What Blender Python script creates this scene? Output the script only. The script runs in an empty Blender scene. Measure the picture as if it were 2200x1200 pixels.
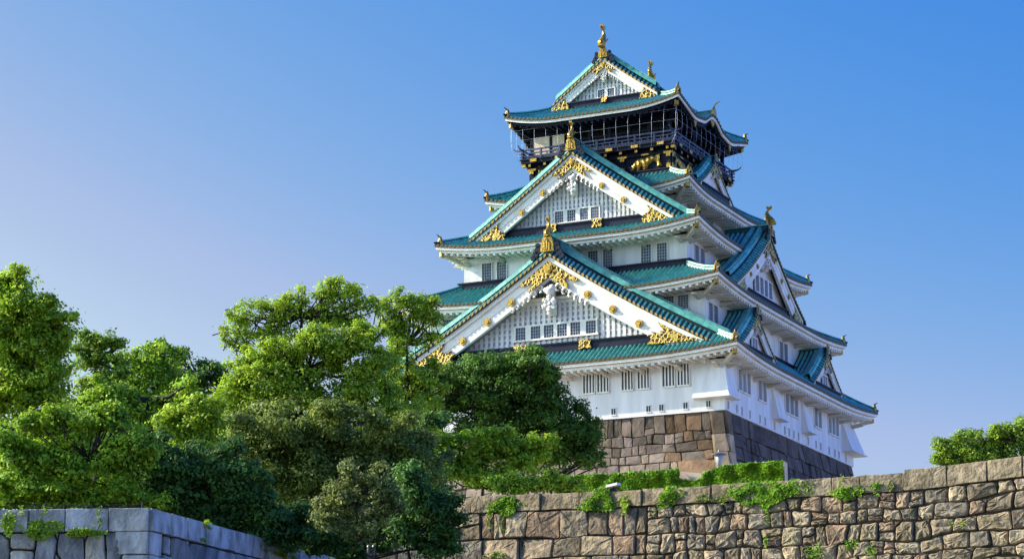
import bpy, math, random
import numpy as np
from mathutils import Vector, Matrix, noise
random.seed(7)
S = bpy.context.scene
COL = S.collection
R = math.radians

# ---------------------------------------------------------------- camera
CAM_F, CAM_PITCH = 5015.93, 0.233138          # focal length in photo pixels, tilt upwards
CAM_P = Vector((82.14, -194.44, -33.84))
CAM_AZ = 0.399690 + 0.051965
FW = Vector((-math.sin(CAM_AZ) * math.cos(CAM_PITCH), math.cos(CAM_AZ) * math.cos(CAM_PITCH), math.sin(CAM_PITCH)))
RT = Vector((math.cos(CAM_AZ), math.sin(CAM_AZ), 0))
UP = RT.cross(FW)
cam_data = bpy.data.cameras.new('camera')
cam = bpy.data.objects.new('camera', cam_data)
COL.objects.link(cam)
M3 = Matrix((RT, UP, -FW)).transposed()
cam.matrix_world = Matrix.Translation(CAM_P) @ M3.to_4x4()
cam_data.sensor_width = 36
cam_data.lens = CAM_F / 2200 * 36
cam_data.clip_start = 1
cam_data.clip_end = 9000
S.camera = cam

# ---------------------------------------------------------------- sky, sun, exposure
SUN_EL, SUN_PHI = R(30), R(74)                # height; angle from the castle's front towards its left
sun_dir = Vector((-math.sin(SUN_PHI) * math.cos(SUN_EL), -math.cos(SUN_PHI) * math.cos(SUN_EL), math.sin(SUN_EL)))
SKY_GRADE = ((8.6, 3.01, 1.45), (1.12, 1.275, .50), (0.85, 0.18, 0.0))     # gain, power, pull towards the sun for red, green, blue
EXPOSURE = 0.85
SKY_HMAX = 0.40
W = bpy.data.worlds.new('World')
S.world = W
W.use_nodes = True
wn = W.node_tree
wn.nodes.clear()
sky = wn.nodes.new('ShaderNodeTexSky')
sky.sky_type = 'NISHITA'
sky.sun_disc = False
sky.sun_elevation = SUN_EL
sky.sun_rotation = math.atan2(sun_dir.x, sun_dir.y)
sky.altitude = 0
sky.air_density = 1.0
sky.dust_density = 0.6
sky.ozone_density = 2.2
# grade of the clear sky: deeper blue overhead and away from the sun, paler towards the sun's horizon
def wmath(op, a, b):
    n = wn.nodes.new('ShaderNodeMath')
    n.operation = op
    for i, v in enumerate((a, b)):
        if isinstance(v, (int, float)): n.inputs[i].default_value = v
        else: wn.links.new(v, n.inputs[i])
    return n.outputs[0]
sep = wn.nodes.new('ShaderNodeSeparateColor')
wn.links.new(sky.outputs[0], sep.inputs[0])
tcw = wn.nodes.new('ShaderNodeTexCoord')
dp = wn.nodes.new('ShaderNodeVectorMath')
dp.operation = 'DOT_PRODUCT'
dp.inputs[1].default_value = (-math.sin(SUN_PHI), -math.cos(SUN_PHI), 0)
wn.links.new(tcw.outputs['Generated'], dp.inputs[0])
side_ = wmath('MINIMUM', dp.outputs['Value'], SKY_HMAX)
cmb = wn.nodes.new('ShaderNodeCombineColor')
raw_b = wmath('MULTIPLY', sep.outputs[2], 0.15)
bright = wmath('MAXIMUM', wmath('DIVIDE', raw_b, 0.76), 1.0)   # glow round the sun stays
glow = wmath('MAXIMUM', wmath('SUBTRACT', dp.outputs['Value'], 0.41), 0.0)  # sun-side sky brightened outside the view, to lift the front walls
bright = wmath('MULTIPLY', bright, wmath('EXPONENT', wmath('MULTIPLY', glow, 3.0), 0))
anti = wmath('MAXIMUM', wmath('SUBTRACT', wmath('MULTIPLY', dp.outputs['Value'], -1.0), 0.15), 0.0)   # out-of-view sky opposite the sun, brightened to fill the shaded walls
bright = wmath('MULTIPLY', bright, wmath('EXPONENT', wmath('MULTIPLY', anti, 1.1), 0))
chan = []
for i, (gain, pw_, hb) in enumerate(SKY_GRADE):
    v = wmath('MINIMUM', wmath('MULTIPLY', sep.outputs[i], 0.15), (0.6, 0.66, 0.76)[i])
    v = wmath('MULTIPLY', wmath('POWER', v, pw_), wmath('EXPONENT', wmath('MULTIPLY', side_, hb), 0))
    chan.append(wmath('MULTIPLY', v, gain / 2 ** EXPOSURE / 0.15))
chan[1] = wmath('MINIMUM', chan[1], wmath('MULTIPLY', chan[2], 0.92))
chan[0] = wmath('MINIMUM', chan[0], wmath('MULTIPLY', chan[1], 0.77))
for i in range(3):
    wn.links.new(wmath('MULTIPLY', chan[i], bright), cmb.inputs[i])
bg = wn.nodes.new('ShaderNodeBackground')
bg.inputs['Strength'].default_value = 0.15
wo = wn.nodes.new('ShaderNodeOutputWorld')
wn.links.new(cmb.outputs[0], bg.inputs[0])
wn.links.new(bg.outputs[0], wo.inputs[0])
sl = bpy.data.lights.new('sun', 'SUN')
sl.energy = 5.0
sl.angle = R(0.53)
sl.color = (1.0, 0.9, 0.74)
so = bpy.data.objects.new('sun', sl)
COL.objects.link(so)
so.rotation_euler = sun_dir.to_track_quat('Z', 'Y').to_euler()
S.view_settings.view_transform = 'Standard'
S.view_settings.look = 'None'
S.view_settings.exposure = EXPOSURE
S.view_settings.gamma = 1.0
S.render.engine = 'CYCLES'
S.cycles.max_bounces = 6
S.cycles.diffuse_bounces = 4
S.cycles.transmission_bounces = 3
S.cycles.transparent_max_bounces = 4

# ---------------------------------------------------------------- materials
def mat(name, col, rough=0.7, metal=0.0, var=0.0, scale=1.0, bump=0.0, bscale=8.0, col2=None, attr=None, spec=0.4, stretch=None, trans=0.0):
    m = bpy.data.materials.new(name)
    m.use_nodes = True
    nt = m.node_tree
    b = nt.nodes['Principled BSDF']
    b.inputs['Base Color'].default_value = (*col, 1)
    b.inputs['Roughness'].default_value = rough
    b.inputs['Metallic'].default_value = metal
    b.inputs['Specular IOR Level'].default_value = spec
    tc = nt.nodes.new('ShaderNodeNewGeometry')
    src = tc.outputs['Position']
    if stretch:
        mp = nt.nodes.new('ShaderNodeMapping')
        mp.inputs['Scale'].default_value = stretch
        nt.links.new(src, mp.inputs[0])
        src = mp.outputs[0]
    out = None
    if col2 is not None or var:
        n = nt.nodes.new('ShaderNodeTexNoise')
        n.inputs['Scale'].default_value = scale
        n.inputs['Detail'].default_value = 5
        nt.links.new(src, n.inputs['Vector'])
        r = nt.nodes.new('ShaderNodeMapRange')
        r.inputs[1].default_value = 0.32
        r.inputs[2].default_value = 0.68
        nt.links.new(n.outputs[0], r.inputs[0])
        mx = nt.nodes.new('ShaderNodeMix')
        mx.data_type = 'RGBA'
        c2 = col2 or tuple(c * (1 - var) for c in col)
        mx.inputs[6].default_value = (*col, 1)
        mx.inputs[7].default_value = (*c2, 1)
        nt.links.new(r.outputs[0], mx.inputs[0])
        out = mx.outputs[2]
    if attr:
        a = nt.nodes.new('ShaderNodeAttribute')
        a.attribute_name = attr
        mu = nt.nodes.new('ShaderNodeMix')
        mu.data_type = 'RGBA'
        mu.blend_type = 'MULTIPLY'
        mu.inputs[0].default_value = 1
        if out is None:
            mu.inputs[6].default_value = (*col, 1)
        else:
            nt.links.new(out, mu.inputs[6])
        nt.links.new(a.outputs['Color'], mu.inputs[7])
        out = mu.outputs[2]
    if out is not None:
        nt.links.new(out, b.inputs['Base Color'])
    if bump:
        n2 = nt.nodes.new('ShaderNodeTexNoise')
        n2.inputs['Scale'].default_value = bscale
        n2.inputs['Detail'].default_value = 4
        nt.links.new(tc.outputs['Position'], n2.inputs['Vector'])
        bp = nt.nodes.new('ShaderNodeBump')
        bp.inputs['Strength'].default_value = 1.0
        bp.inputs['Distance'].default_value = bump
        nt.links.new(n2.outputs[0], bp.inputs['Height'])
        nt.links.new(bp.outputs[0], b.inputs['Normal'])
    if trans:
        t = nt.nodes.new('ShaderNodeBsdfTranslucent')
        nt.links.new(out, t.inputs[0])
        ms = nt.nodes.new('ShaderNodeMixShader')
        ms.inputs[0].default_value = trans
        o = nt.nodes['Material Output']
        nt.links.new(b.outputs[0], ms.inputs[1])
        nt.links.new(t.outputs[0], ms.inputs[2])
        nt.links.new(ms.outputs[0], o.inputs[0])
    return m

PATINA = mat('patina_copper_tile', (0.13, 0.45, 0.37), 0.38, 0, col2=(0.035, 0.22, 0.18), scale=2.2, bump=0.02, bscale=5, spec=0.6)
PAN = mat('dark_tile_channel', (0.016, 0.075, 0.066), 0.7, 0, col2=(0.032, 0.030, 0.024), scale=2.0)
BRONZE = mat('bronze_tile_end', (0.10, 0.07, 0.03), 0.5, 0.4)
GOLD = mat('gold_leaf', (0.52, 0.33, 0.06), 0.33, 0.7, col2=(0.34, 0.18, 0.03), scale=6, bump=0.04, bscale=7)
GOLDDOT = mat('gold_tile_end', (0.36, 0.22, 0.06), 0.45, 0.5)
SHEEN = mat('sky_sheen_ridge', (0.42, 0.58, 0.46), 0.4, 0, col2=(0.10, 0.40, 0.30), scale=2.2, spec=0.7)  # patina with the sky's reflection painted in, for the near corner's ridges
WHITE = mat('white_plaster', (0.78, 0.765, 0.75), 0.75, 0, col2=(0.62, 0.60, 0.565), scale=1.0, stretch=(1.3, 1.3, 0.16), bump=0.006, bscale=3)
TRIM = mat('white_painted_trim', (0.80, 0.78, 0.72), 0.6, 0, col2=(0.66, 0.62, 0.54), scale=0.9)
SOFFIT = mat('bounce_tinted_soffit', (0.62, 0.58, 0.47), 0.8, 0, col2=(0.45, 0.41, 0.30), scale=0.7)  # cream carries the warm light reflected under the eaves, painted in
LATBACK = mat('shade_tinted_lattice_backing', (0.40, 0.42, 0.50), 0.8)  # blue-grey paints in the shade of the gaps between the white bars
NAVY = mat('black_lacquer', (0.006, 0.008, 0.022), 0.6, 0, var=0.4, scale=2, spec=0.15)
RIDGEDARK = mat('dark_ridge_band', (0.010, 0.013, 0.030), 0.5, 0, col2=(0.018, 0.02, 0.038), scale=1.5, spec=0.15)
PANE = mat('window_dark', (0.018, 0.024, 0.04), 0.3)
LATTICE = mat('grey_lattice', (0.30, 0.33, 0.39), 0.7)
RECESS = mat('dark_recess', (0.012, 0.012, 0.014), 0.8)
SUNPANEL = mat('sun_tinted_panel', (0.72, 0.58, 0.42), 0.8, var=0.15, scale=1)  # white wall panel with warm sunlight put into its colour
WIRE = mat('steel_wire', (0.42, 0.45, 0.52), 0.4, 0.3)
RAILM = mat('blue_grey_rail', (0.055, 0.062, 0.13), 0.5, 0, var=0.3, scale=3)

def filigree():
    m = mat('gold_filigree', (0.9, 0.56, 0.06), 0.35, 0.6)
    nt = m.node_tree
    b = nt.nodes['Principled BSDF']
    g = nt.nodes.new('ShaderNodeNewGeometry')
    v = nt.nodes.new('ShaderNodeTexVoronoi')
    v.feature = 'DISTANCE_TO_EDGE'
    v.inputs['Scale'].default_value = 2.9
    nz = nt.nodes.new('ShaderNodeTexNoise')
    nz.inputs['Scale'].default_value = 4.0
    ad = nt.nodes.new('ShaderNodeVectorMath')
    ad.operation = 'MULTIPLY_ADD'
    ad.inputs[1].default_value = (0.35, 0.35, 0.35)
    nt.links.new(g.outputs['Position'], nz.inputs['Vector'])
    nt.links.new(nz.outputs['Color'], ad.inputs[0])
    nt.links.new(g.outputs['Position'], ad.inputs[2])
    nt.links.new(ad.outputs[0], v.inputs['Vector'])
    rp = nt.nodes.new('ShaderNodeValToRGB')
    rp.color_ramp.elements[0].position = 0.075
    rp.color_ramp.elements[0].color = (0.56, 0.37, 0.075, 1)
    rp.color_ramp.elements[1].position = 0.15
    rp.color_ramp.elements[1].color = (0.05, 0.028, 0.008, 1)
    nt.links.new(v.outputs['Distance'], rp.inputs[0])
    nt.links.new(rp.outputs[0], b.inputs['Base Color'])
    bp = nt.nodes.new('ShaderNodeBump')
    bp.inputs['Distance'].default_value = 0.08
    bp.invert = True
    nt.links.new(v.outputs['Distance'], bp.inputs['Height'])
    nt.links.new(bp.outputs[0], b.inputs['Normal'])
    return m
FILI = filigree()

# ---------------------------------------------------------------- mesh helper
class MB:
    def __init__(s):
        s.v = []; s.f = []; s.m = []; s.t = None
    def add(s, vs, fs, m=0):
        o = len(s.v)
        s.v += [tuple(v) for v in vs]
        s.f += [tuple(i + o for i in f) for f in fs]
        s.m += [m] * len(fs)
    def hexa(s, p, m=0):                       # 8 corners: bottom ring then top ring
        s.add(p, [(0, 3, 2, 1), (4, 5, 6, 7), (0, 1, 5, 4), (1, 2, 6, 5), (2, 3, 7, 6), (3, 0, 4, 7)], m)
    def box(s, M, u0, u1, d0, d1, z0, z1, m=0):
        s.hexa([M(u0, d0, z0), M(u1, d0, z0), M(u1, d1, z0), M(u0, d1, z0), M(u0, d0, z1), M(u1, d0, z1), M(u1, d1, z1), M(u0, d1, z1)], m)
    def prism(s, M, poly, d0, d1, m=0):        # polygon in (u, z) extruded along d
        n = len(poly)
        vs = [M(u, d0, z) for u, z in poly] + [M(u, d1, z) for u, z in poly]
        s.add(vs, [tuple(range(n)), tuple(range(2 * n - 1, n - 1, -1))] + [(i, (i + 1) % n, n + (i + 1) % n, n + i) for i in range(n)], m)
    def loft(s, rings, m=0, closed=True, caps=True):
        k = len(rings[0]); n = len(rings)
        vs = [p for r in rings for p in r]
        fs = []
        for i in range(n - 1):
            for j in range(k if closed else k - 1):
                a = i * k + j; b = i * k + (j + 1) % k
                fs.append((a, b, b + k, a + k))
        if caps and closed:
            fs.append(tuple(range(k - 1, -1, -1))); fs.append(tuple((n - 1) * k + j for j in range(k)))
        s.add(vs, fs, m)
    def tube(s, pts, rad, n=6, m=0):
        pts = [Vector(p) for p in pts]
        if not isinstance(rad, (list, tuple)): rad = [rad] * len(pts)
        rings = []
        for i, p in enumerate(pts):
            t = (pts[min(i + 1, len(pts) - 1)] - pts[max(i - 1, 0)]).normalized()
            a = t.cross(Vector((0.31, 0.22, 1)) if abs(t.z) < 0.9 else Vector((1, 0.2, 0))).normalized()
            b = t.cross(a)
            rings.append([p + (a * math.cos(6.28319 * j / n) + b * math.sin(6.28319 * j / n)) * rad[i] for j in range(n)])
        s.loft(rings, m)
    def disc(s, M, u, z, r, d0, d1, n=10, m=0, petal=0.0, np_=8):
        pl = [(u + r * (1 + petal * math.cos(np_ * 6.28319 * j / n)) * math.cos(6.28319 * j / n), z + r * (1 + petal * math.cos(np_ * 6.28319 * j / n)) * math.sin(6.28319 * j / n)) for j in range(n)]
        s.prism(M, pl, d0, d1, m)
    def ball(s, c, r, n=8, m=0, sq=(1, 1, 1)):
        rings = []
        for i in range(n // 2 + 1):
            a = math.pi * (i / (n // 2)) - math.pi / 2
            a = max(-1.5, min(1.5, a))
            rings.append([(c[0] + r * sq[0] * math.cos(a) * math.cos(6.28319 * j / n), c[1] + r * sq[1] * math.cos(a) * math.sin(6.28319 * j / n), c[2] + r * sq[2] * math.sin(a)) for j in range(n)])
        s.loft(rings, m)
    def build(s, name, mats, parent=None, smooth=False, tint=None):
        me = bpy.data.meshes.new(name)
        me.from_pydata(s.v, [], s.f)
        if not isinstance(mats, (list, tuple)): mats = [mats]
        for m in mats: me.materials.append(m)
        if len(mats) > 1: me.polygons.foreach_set('material_index', s.m)
        if smooth: me.polygons.foreach_set('use_smooth', [True] * len(s.f))
        if tint is not None:
            a = me.color_attributes.new('tint', 'FLOAT_COLOR', 'POINT')
            a.data.foreach_set('color', np.asarray(tint, dtype=np.float32).ravel())
        me.update()
        o = bpy.data.objects.new(name, me)
        COL.objects.link(o)
        if parent: o.parent = parent
        return o

def thing(o, label, cat, group=None):
    o['label'] = label; o['category'] = cat
    if group: o['group'] = group
    return o
def empty(name, loc=(0, 0, 0)):
    o = bpy.data.objects.new(name, None)
    COL.objects.link(o)
    o.location = loc
    o.empty_display_size = 0.5
    return o
def structure(o):
    o['kind'] = 'structure'
    return o
def at(px, py, depth):                         # photo pixel + distance along the view -> point
    return CAM_P + (FW + RT * ((px - 1100) / CAM_F) - UP * ((py - 600) / CAM_F)) * depth
def on_y(px, py, y):
    d = FW + RT * ((px - 1100) / CAM_F) - UP * ((py - 600) / CAM_F)
    return CAM_P + d * ((y - CAM_P.y) / d.y)
SIDES = ('front', 'right', 'back', 'left')
def smap(side, c=0.0):
    return {'front': lambda u, d, z: (u + c, -d, z), 'right': lambda u, d, z: (d, u + c, z),
            'back': lambda u, d, z: (-u - c, d, z), 'left': lambda u, d, z: (-d, -u - c, z)}[side]
WM = lambda u, d, z: (u, d, z)
# ---------------------------------------------------------------- castle tower
castle = empty('castle_tower', (0, 0, -14.4))
thing(castle, 'white castle keep with stacked green copper roofs, gold ornaments and a dark stone base', 'castle')
def cbuild(mb, name, mats, parent=None, smooth=False, tint=None):
    o = mb.build(name, mats, parent or castle, smooth, tint)
    if parent is None: o.matrix_parent_inverse = Matrix.Translation((0, 0, 14.4))
    return o

PROF = ((0, 0, 1), (.40, 0, 0), (.47, .13, 0), (.70, .20, 0), (.93, .13, 0))

class Roof:
    # a, b: half size of the eave; zt: corner tip height; (ai, bi, zi): inner rectangle; (wa, wb): wall below
    def __init__(s, a, b, zt, lift, ai, bi, zi, wa, wb, kara=0.0, dark=False):
        s.__dict__.update(locals())
        s.zo = zt - lift
    def dims(s, side):
        return (s.a, s.b, s.ai, s.bi, s.wa, s.wb) if side in ('front', 'back') else (s.b, s.a, s.bi, s.ai, s.wb, s.wa)
    def rise(s, sn):
        return s.lift * max(0.0, (abs(sn) - .4) / .6) ** 2.0
    def z(s, side, u, t):
        Lo, Do, Li, Di, _, _ = s.dims(side)
        L = Li + (Lo - Li) * t
        sn = min(1, abs(u) / L)
        z = s.zo + (s.zi - s.zo) * (.86 * (1 - t) + .14 * (1 - t) ** 2) + s.rise(sn) * t ** 1.5
        if s.kara and side in ('right', 'left'):
            z = max(z - .3 * t * math.exp(-((abs(u) - 4.6) / 1.6) ** 2), s.bell(u))
        return z
    def bell(s, u):
        return s.zo - .6 + (s.kara + .6) * math.exp(-(u / 2.3) ** 2) if s.kara else -99
    def eave(s, side, sn, k=0.0):                     # height of the eave line, k metres in from its edge
        Lo, Do, Li, Di, _, _ = s.dims(side)
        u = sn * Lo
        z = s.zo + s.rise(sn) * (1 - .12 * k)
        if s.kara and side in ('right', 'left'):
            z = max(z - .3 * math.exp(-((abs(u) - 4.6) / 1.6) ** 2), s.bell(u))
        return z

def build_roof(r):
    tiles = MB()
    for side in SIDES:
        M = smap(side)
        Lo, Do, Li, Di, Lw, Dw = r.dims(side)
        n = round(2 * Lo / .42); p = 2 * Lo / n
        NT = 8
        prev = None
        for i in range(n):
            for fr, h, pan in PROF:
                u = -Lo + (i + fr) * p
                t0 = min(.985, max(0, (abs(u) - Li) / (Lo - Li)))
                col = []
                for j in range(NT + 1):
                    t = t0 + (1 - t0) * j / NT
                    col.append(M(u, Di + (Do - Di) * t, r.z(side, u, t) + h))
                if prev:
                    tiles.add(prev[0] + col, [(j, j + 1, NT + 2 + j, NT + 1 + j) for j in range(NT)], prev[1])
                prev = (col, pan)
            uu = -Lo + (i + .68) * p
            if abs(uu) < Lo - .1:
                tiles.disc(M, uu, r.z(side, uu, 1) + .04, .14, Do, Do + .05, 6, 2)
    o = cbuild(tiles, 'roof', [PATINA, PAN, BRONZE])
    # boarded eave: dark lip, two white fascia bands, rafters, soffit
    ev = MB()
    dk = 1 if r.dark else 0
    for side in SIDES:
        M = smap(side)
        Lo, Do, Li, Di, Lw, Dw = r.dims(side)
        N = 48
        def band(k0, k1, zt, zb, m):
            rings = []
            for i in range(N + 1):
                sn = -1 + 2 * i / N
                e0 = r.eave(side, sn, 0)
                q = [(k0, zt), (k0, zb), (k1, zb), (k1, zt)]
                rings.append([M(sn * (Lo - k), Do - k, e0 + dz) for k, dz in q])
            ev.loft(rings, m)
        band(-.03, .4, .0, -.10, 2)
        band(.06, .5, -.103, -.34, 0)
        band(.2, .55, -.342, -.38, 3 if dk else 1)
        band(.32, .8, -.382, -.62, 3 if dk else 0)
        kw = Do - Dw
        rings = []
        for i in range(N + 1):
            sn = -1 + 2 * i / N
            ring = []
            for k in (.7, kw * .6 + .3, kw + .1):
                ring.append(M(sn * (Lo - k), Do - k, r.eave(side, sn, k) - .63))
            rings.append(ring)
        ev.loft(rings, 3 if dk else 1, closed=False, caps=False)
        nr = int(2 * Lo / .62)
        for i in range(nr + 1):
            u = -Lo + .3 + (2 * Lo - .6) * i / nr
            k1 = min(kw, Lo - abs(u))
            if k1 < .75: continue
            k0 = .36
            w = .12
            z0 = r.eave(side, u / (Lo - k0)) - .622; z1 = r.eave(side, max(-1, min(1, u / (Lo - k1)))) - .64
            ev.hexa([M(u - w, Do - k0, z0 - .17), M(u + w, Do - k0, z0 - .17), M(u + w, Do - k1, z1 - .17), M(u - w, Do - k1, z1 - .17),
                     M(u - w, Do - k0, z0), M(u + w, Do - k0, z0), M(u + w, Do - k1, z1), M(u - w, Do - k1, z1)], 3 if dk else 0)
        if not dk:                                    # bracket arms under the soffit
            nb = int(2 * Lw / 3.3)
            for i in range(nb + 1):
                u = -Lw + .5 + (2 * Lw - 1) * i / nb
                zz = r.zo - .82
                ev.prism(lambda d, uu, z: M(uu, d, z), [(Dw - .02, zz - .34), (Dw + .35, zz - .26), (Dw + kw * .62, zz - .10), (Dw + kw * .62, zz), (Dw - .02, zz)], u - .17, u + .17, 1)
    e = cbuild(ev, 'eave', [TRIM, SOFFIT, BRONZE, NAVY], o)
    # hip ridges with gold end tiles
    for sx, sy in ((1, -1), (-1, -1), (1, 1), (-1, 1)):
        rg = MB()
        pts = []
        for i in range(11):
            t = .02 + .90 * i / 10
            side = 'front' if sy < 0 else 'back'
            u = (r.ai + (r.a - r.ai) * t)
            pts.append(Vector((sx * u, sy * (r.bi + (r.b - r.bi) * t), r.z(side, u, t))))
        dr = (pts[-1] - pts[0]); dr.z = 0; dr.normalize()
        sd = Vector((-dr.y, dr.x, 0))
        for w, h0, h1, m in ((.26, -.05, .20, 0), (.18, .20, .28, 1), (.23, .28, .42, 0)):
            rg.loft([[p + sd * w + Vector((0, 0, h0)), p - sd * w + Vector((0, 0, h0)), p - sd * w * .8 + Vector((0, 0, h1)), p + sd * w * .8 + Vector((0, 0, h1))] for p in pts], m)
        tip = Vector((sx * r.a, sy * r.b, r.zt))
        p = pts[-1]
        # upturned tip tile
        rg.loft([[q + sd * w + Vector((0, 0, 0)), q - sd * w, q - sd * w * .7 + Vector((0, 0, hh)), q + sd * w * .7 + Vector((0, 0, hh))] for q, w, hh in
                 ((p + Vector((0, 0, .02)), .24, .28), (p.lerp(tip, .6) + Vector((0, 0, .1)), .18, .22), (tip + dr * .12 + Vector((0, 0, .22)), .06, .10))], 1)
        rg.tube([p + dr * .1 + Vector((0, 0, .5)), p + dr * .26 + Vector((0, 0, .78)), p + dr * .5 + Vector((0, 0, .92))], [.08, .06, .02], 6, 1)
        cbuild(rg, 'hip_ridge', [SHEEN if (sx, sy) == (1, -1) else PATINA, RIDGEDARK], o)
        og = MB()
        F = lambda u, d, z, p=p, sd=sd, dr=dr: p + sd * u + dr * d + Vector((0, 0, z))
        og.prism(F, [(-.30, -.05), (.30, -.05), (.26, .38), (.12, .62), (-.12, .62), (-.26, .38)], .0, .22)
        og.disc(F, 0, .3, .17, .22, .30, 10)
        og.box(F, -.07, .07, .02, .16, .62, .78)
        cbuild(og, 'ridge_end_tile', GOLD, o)
        # corner rafter with gilded end
        cr = MB()
        q0 = Vector((sx * r.wa, sy * r.wb, r.zo - .66)); q1 = Vector((sx * (r.a - .42), sy * (r.b - .42), r.zt - .62))
        dd = (q1 - q0); dd.normalize()
        cr.loft([[q + sd * .16, q - sd * .16, q - sd * .16 - Vector((0, 0, .34)), q + sd * .16 - Vector((0, 0, .34))] for q in (q0, q1)], 0)
        cr.loft([[q + sd * .19 + Vector((0, 0, .03)), q - sd * .19 + Vector((0, 0, .03)), q - sd * .19 - Vector((0, 0, .37)), q + sd * .19 - Vector((0, 0, .37))] for q in (q1 - dd * .25, q1 + dd * .08)], 1)
        cbuild(cr, 'corner_rafter', [NAVY if dk else SOFFIT, GOLD], o)
    # dark ridge course against the wall above
    return o

ROOFS = [Roof(17.47, 19.05, 5.30, .62, 13.2, 15.0, 7.75, 15.51, 17.09),
         Roof(15.24, 17.08, 11.80, .64, 10.85, 12.9, 13.65, 13.07, 14.91),
         Roof(12.71, 14.76, 17.48, .68, 7.9, 8.4, 20.1, 10.75, 12.80),
         Roof(10.09, 10.07, 22.55, .68, 7.05, 6.95, 24.05, 7.82, 7.80),
         Roof(8.68, 8.83, 30.62, .75, 5.2, 4.8, 32.0, 7.0, 6.82, kara=.95, dark=True)]
ROBJ = [build_roof(r) for r in ROOFS]

# storey walls
def wallbox(a, b, z0, z1, m, name='storey_wall', extra=None):
    mb = MB()
    mb.hexa([(-a, -b, z0), (a, -b, z0), (a, b, z0), (-a, b, z0), (-a, -b, z1), (a, -b, z1), (a, b, z1), (-a, b, z1)])
    if extra: extra(mb)
    return cbuild(mb, name, m)
wallbox(15.51, 17.09, 0.0, 4.3, WHITE)
wallbox(13.07, 14.91, 6.6, 10.75, WHITE)
wallbox(10.75, 12.80, 12.9, 16.4, WHITE)
wallbox(7.82, 7.80, 19.0, 21.5, WHITE)
# dark ridge courses where a roof meets the wall above it
for a, b, z0, z1 in ((13.07, 14.91, 7.3, 8.05), (10.75, 12.80, 13.3, 14.15), (7.82, 7.80, 19.9, 20.35), (6.95, 6.8, 23.8, 24.3)):
    mb = MB()
    for side in SIDES:
        M = smap(side)
        L, D = (a, b) if side in ('front', 'back') else (b, a)
        for k, (w, za, zb) in enumerate(((.42, z0, z0 + .3), (.34, z0 + .3, z1 - .12), (.46, z1 - .12, z1))):
            mb.hexa([M(-L - w, D + w, za), M(L + w, D + w, za), M(L, D, za), M(-L, D, za), M(-L - w, D + w, zb), M(L + w, D + w, zb), M(L, D, zb), M(-L, D, zb)])
    cbuild(mb, 'ridge_course', RIDGEDARK)

# ---------------------------------------------------------------- windows
def window(M, u0, u1, z0, z1, d, parent=None, style='lattice', nv=4, nh=6, bw=.06, bm=None):
    pn = MB()
    pn.box(M, u0, u1, d - .05, d + .02, z0, z1)
    w = cbuild(pn, 'window', PANE, parent)
    fr = MB()
    t = .07
    fr.box(M, u0 - t, u0, d, d + .10, z0 - t, z1 + t); fr.box(M, u1, u1 + t, d, d + .10, z0 - t, z1 + t)
    fr.box(M, u0, u1, d, d + .10, z1, z1 + t); fr.box(M, u0 - t, u1 + t, d, d + .14, z0 - t - .05, z0)
    par = parent or w
    la = MB()
    if style == 'lattice':
        for i in range(1, nv):
            u = u0 + (u1 - u0) * i / nv
            la.box(M, u - .028, u + .028, d + .02, d + .07, z0, z1)
        for i in range(1, nh):
            z = z0 + (z1 - z0) * i / nh
            la.box(M, u0, u1, d + .025, d + .055, z - .025, z + .025)
        lm = LATTICE
    else:
        for i in range(nv):
            u = u0 + (u1 - u0) * (i + .75) / (nv + .5)
            la.box(M, u - bw, u + bw, d + .02, d + .06, z0, z1)
        lm = bm or TRIM
    cbuild(fr, 'window_frame', TRIM, par)
    cbuild(la, 'window_lattice', lm, par)
    return w
MF, MR = smap('front'), smap('right')
for u0, u1 in ((2.84, 3.84), (4.14, 5.16), (6.38, 7.38), (7.84, 8.84), (10.06, 11.1), (11.42, 12.42)):
    window(MF, u0, u1, 2.36, 4.14, 17.09, None, 'slat', 3)
for c in ((-14.05, -10.95, 3), (-9.2, -6.95, 2), (-2.3, 1.3, 3), (5.6, 7.8, 2), (9.6, 12.8, 3)):
    w = (c[1] - c[0]) / c[2]
    for i in range(c[2]):
        window(MR, c[0] + i * w + .12, c[0] + (i + 1) * w - .12, 2.2, 3.98, 15.51, None, 'slat', 4, bw=.05, bm=LATTICE)
for sg in (1, -1):
    for u0, u1 in ((9.35, 10.3), (10.68, 11.66)):
        window(MF, min(sg * u0, sg * u1), max(sg * u0, sg * u1), 9.32, 10.5, 14.91)
    for u0, u1 in ((6.5, 7.42), (7.98, 8.9), (1.45, 2.38), (2.9, 3.8)):
        if sg < 0 and u0 < 3: continue
        window(MF, min(sg * u0, sg * u1), max(sg * u0, sg * u1), 14.24, 15.82, 12.80)
window(MF, 6.3, 7.14, 20.6, 21.4, 7.80)
for y0 in (-14.15, -12.95, 3.65, 4.85, -6.0, -4.8):
    window(MR, y0, y0 + 1.0, 8.1, 9.9, 13.07)
for y0 in (-11.15, -9.8):
    window(MR, y0, y0 + .96, 14.4, 15.85, 10.75)
for y0 in (-5.4, -4.3, -.9, .2, 3.4, 4.5):
    window(MR, y0, y0 + .92, 20.5, 21.4, 7.82)
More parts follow.
